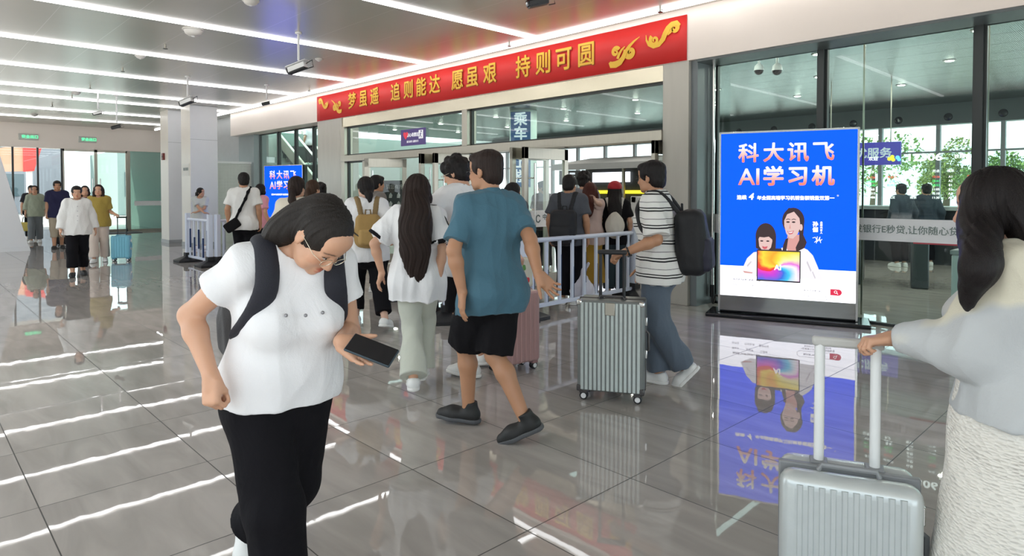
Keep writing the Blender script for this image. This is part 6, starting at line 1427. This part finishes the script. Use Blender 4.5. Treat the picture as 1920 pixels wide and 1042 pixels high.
g = Field(); pts = [P.T(-.12, -.16, -.02), P.T(-.02, -.185, .18), P.T(.07, -.185, .36), P.T(.10, -.15, .47), P.T(.11, -.03, .535), P.T(.06, .10, .44)]; g.chain(pts, [.022] * 6, .02, sc=(1, .6, 1), fr=P.Mt); solid('strap', g, .008, BK, e)
finish(quick(floor_at(489, 496), Y + R(-30), 1.66, 'person in pink top partly hidden behind the tall man in white', cloth('pink_top', (.72, .33, .40)), BKT, HBLACK, 'bob', fem=True, seed=10, h=.013, hair_len=.04))
finish(quick(floor_at(557, 612), Y + R(-6), 1.665, 'woman with dark ponytail and cream top behind the bent woman', CREAM, BKT, HBROWN, 'tied', fem=True, seed=11, tail='pony', h=.009))
finish(quick(floor_at(587, 560), Y + R(-20), 1.66, 'woman with brown hair and pale top behind the ponytail', WT2, BKT, hair_mat('hair_brown', (.055, .028, .016)), 'tied', fem=True, seed=12, tail='pony', h=.011))
finish(quick(floor_at(602, 545), Y + R(30), 1.64, 'woman with hair bun and pale pink top near the left pillar', cloth('pale_pink_top', (.74, .55, .52)), BKT, HBLACK, 'tied', fem=True, seed=13, tail='bun', h=.011, head=(R(10), R(-4), 0)))
# attendant leaning on the barrier
P = quick(base(376, 17.2), Y + R(200), 1.62, 'attendant in pale uniform leaning folded arms on the left barrier', cloth('pale_uniform', (.62, .64, .62)), cloth('pale_uniform_trouser', (.60, .62, .59)), HBLACK, 'tied', fem=True, seed=14, tail='pony', h=.013, arms=False, lean=R(14), head=(R(55), R(4), 0), face=True)
P.armto(1, P.loc(at(383, 399, 16.95)), pole=P.dirl(-RT - Vector((0, 0, .6))), palm=(0, 0, -1), fdir=P.dirl(RT)); P.armto(-1, P.loc(at(367, 398, 16.95)), pole=P.dirl(RT - Vector((0, 0, .6))), palm=(0, 0, -1), fdir=P.dirl(-RT)); finish(P)
# group walking in from the far doors
P = finish(quick(floor_at(67, 455), Y + R(209), 1.68, 'woman in sage green top and grey jeans, leftmost of the walking group', cloth('sage_top', (.34, .38, .29)), cloth('grey_jean', (.17, .19, .205)), HBROWN, 'tied', fem=True, seed=15, h=.013, sleeve=1.6, face=True, step=.12, flare=.03))
finish(quick(floor_at(60, 449), Y + R(213), 1.70, 'dark clothed man hidden behind the sage green woman', cloth('charcoal_top', (.03, .03, .035)), BKT, HBLACK, seed=16, h=.015, face=True, step=.1))
P = quick(floor_at(109, 466), Y + R(217), 1.79, 'man in navy polo shirt and khaki shorts pulling a black case', NV, cloth('khaki', (.36, .30, .22)), HBLACK, seed=17, h=.012, shirt='polo_shirt', face=True, length=1.5, step=.12, skin=SKT, shoe=SHB, arms=False, w=1.05)
down(P, -1, fwd=.1); P.armto(1, P.loc(at(88, 415, 17.0)), pole=(1, -1, -.3), curl=1.2, palm=(0, 0, -1)); finish(P)
P = quick(floor_at(146, 517), Y + R(217), 1.60, 'woman in white long sleeved blouse and black trousers walking towards the viewer', WT2, BKT, HBLACK, seed=18, h=.0095, fem=True, sleeve=1.92, shirt='blouse', face=True, step=.14, shoe=SHB, w=1.06, length=1.8, flare=.025, sfl=.008, arms=False, ease=.034)
down(P, 1, fwd=.10, out=.10); down(P, -1, fwd=-.05, out=.13); finish(P)
for k in range(5): solid('button', Field().ell(P.T(0, .155, .40 - .09 * k), (.007, .004, .007), I3, .001), .003, bt, P.root, smooth=0)
finish(quick(floor_at(161, 480), Y + R(213), 1.64, 'long haired woman hidden behind the white blouse', cloth('dark_red_top', (.12, .03, .03)), BKT, HBROWN, 'long', fem=True, seed=19, h=.014, face=True, hair_len=.2))
P = quick(floor_at(187, 491), Y + R(205), 1.65, 'woman in mustard tee and beige trousers with a blue case', cloth('mustard_tee', (.36, .26, .055)), cloth('beige_trouser', (.62, .52, .45)), HBROWN, 'long', fem=True, seed=20, h=.011, face=True, step=.12, hair_len=.16, arms=False, flare=.035, sleeve=.8)
down(P, 1, fwd=.0, out=.06); P.armto(-1, P.loc(at(217, 402, 13.9)), pole=(0, -.4, -1), curl=1.1, palm=(0, 0, -1), fdir=(-.5, .8, -.2)); finish(P)
bq = floor_at(228, 489)
suitcase((bq[0], bq[1], 0), Y + R(18), 'sky blue suitcase rolled by the woman in mustard', M('case_blue', (.20, .52, .66), .35), M('case_blue_trim', (.13, .40, .54), .4), W=.36, D=.24, Hh=.48, ribs=6, handle=.40, hmat=DARKM, latch=False)
bq = floor_at(117, 461)
suitcase((bq[0], bq[1], 0), Y + R(8), 'black suitcase pulled by the man in navy polo', M('case_black', (.012, .012, .014), .4), BLACK, W=.36, D=.24, Hh=.56, ribs=6, handle=.38, hmat=STEELB, latch=False)
e = thing('handbag', 'mustard yellow bag low beside the sage green woman', 'bag', (*floor_at(48, 450), .42), Y)
g = Field(); g.box((0, 0, 0), (.16, .08, .14), .04, I3, .02); solid('bag', g, .014, M('bag_mustard', (.42, .33, .06), .6), e); MB().tube([(-.1, 0, .13), (-.06, 0, .30), (.06, 0, .30), (.1, 0, .13)], .012).build('handle', DARKM, e, smooth=True)
e = thing('plastic_bag', 'white plastic shopping bag on the floor behind the barrier', 'bag', (*floor_at(1066, 585), 0), Y)
bq = floor_at(1091, 571); e.location = (bq[0], bq[1], 0)
g = Field(); g.ell((0, 0, .17), (.17, .11, .18), I3, .03); g.cone((0, 0, .2), (.02, 0, .44), .10, .03, .06); g.cone((.02, 0, .42), (-.06, 0, .56), .03, .02, .03); g.cone((.02, 0, .42), (.09, 0, .55), .03, .02, .03); g.cut((0, 0, -1), (0, 0, 0)); solid('bag', g, .009, M('plastic_white', (.62, .60, .68), .3), e, fold=(.014, 4, 8))
# people seen inside through the glass
finish(quick(base(1020, 12.2), Y + R(20), 1.70, 'person in dark clothes inside, seen through the open door pane', cloth('dark_wine_top', (.05, .03, .03)), BKT, HBLACK, seed=21, h=.014, head=(R(40), 0, 0)))
for k, (px, d) in enumerate([(1690, 13.0), (1737, 13.2)]):
    finish(quick(base(px, d), Y + R(12 - 24 * k), 1.66, ['person in dark jacket standing inside at the counter, left one', 'person in dark jacket standing inside at the counter, right one'][k], cloth('dark_blue_jacket', (.035, .05, .07)), BKT, HBLACK, seed=22 + k, h=.013, sleeve=1.9, shirt='jacket', w=1.08))
P = finish(quick((-25.0, 4.85), R(95), 1.70, 'rider in white shirt standing high on the escalator', WT2, BKT, HBLACK, seed=25, h=.018)); P.root.location.z = 2.62
P = finish(quick((-23.2, 4.85), R(60), 1.66, 'rider in pale top lower on the escalator', WT, BKT, HBLACK, 'bob', seed=26, h=.018, fem=True, hair_len=.05)); P.root.location.z = 1.54
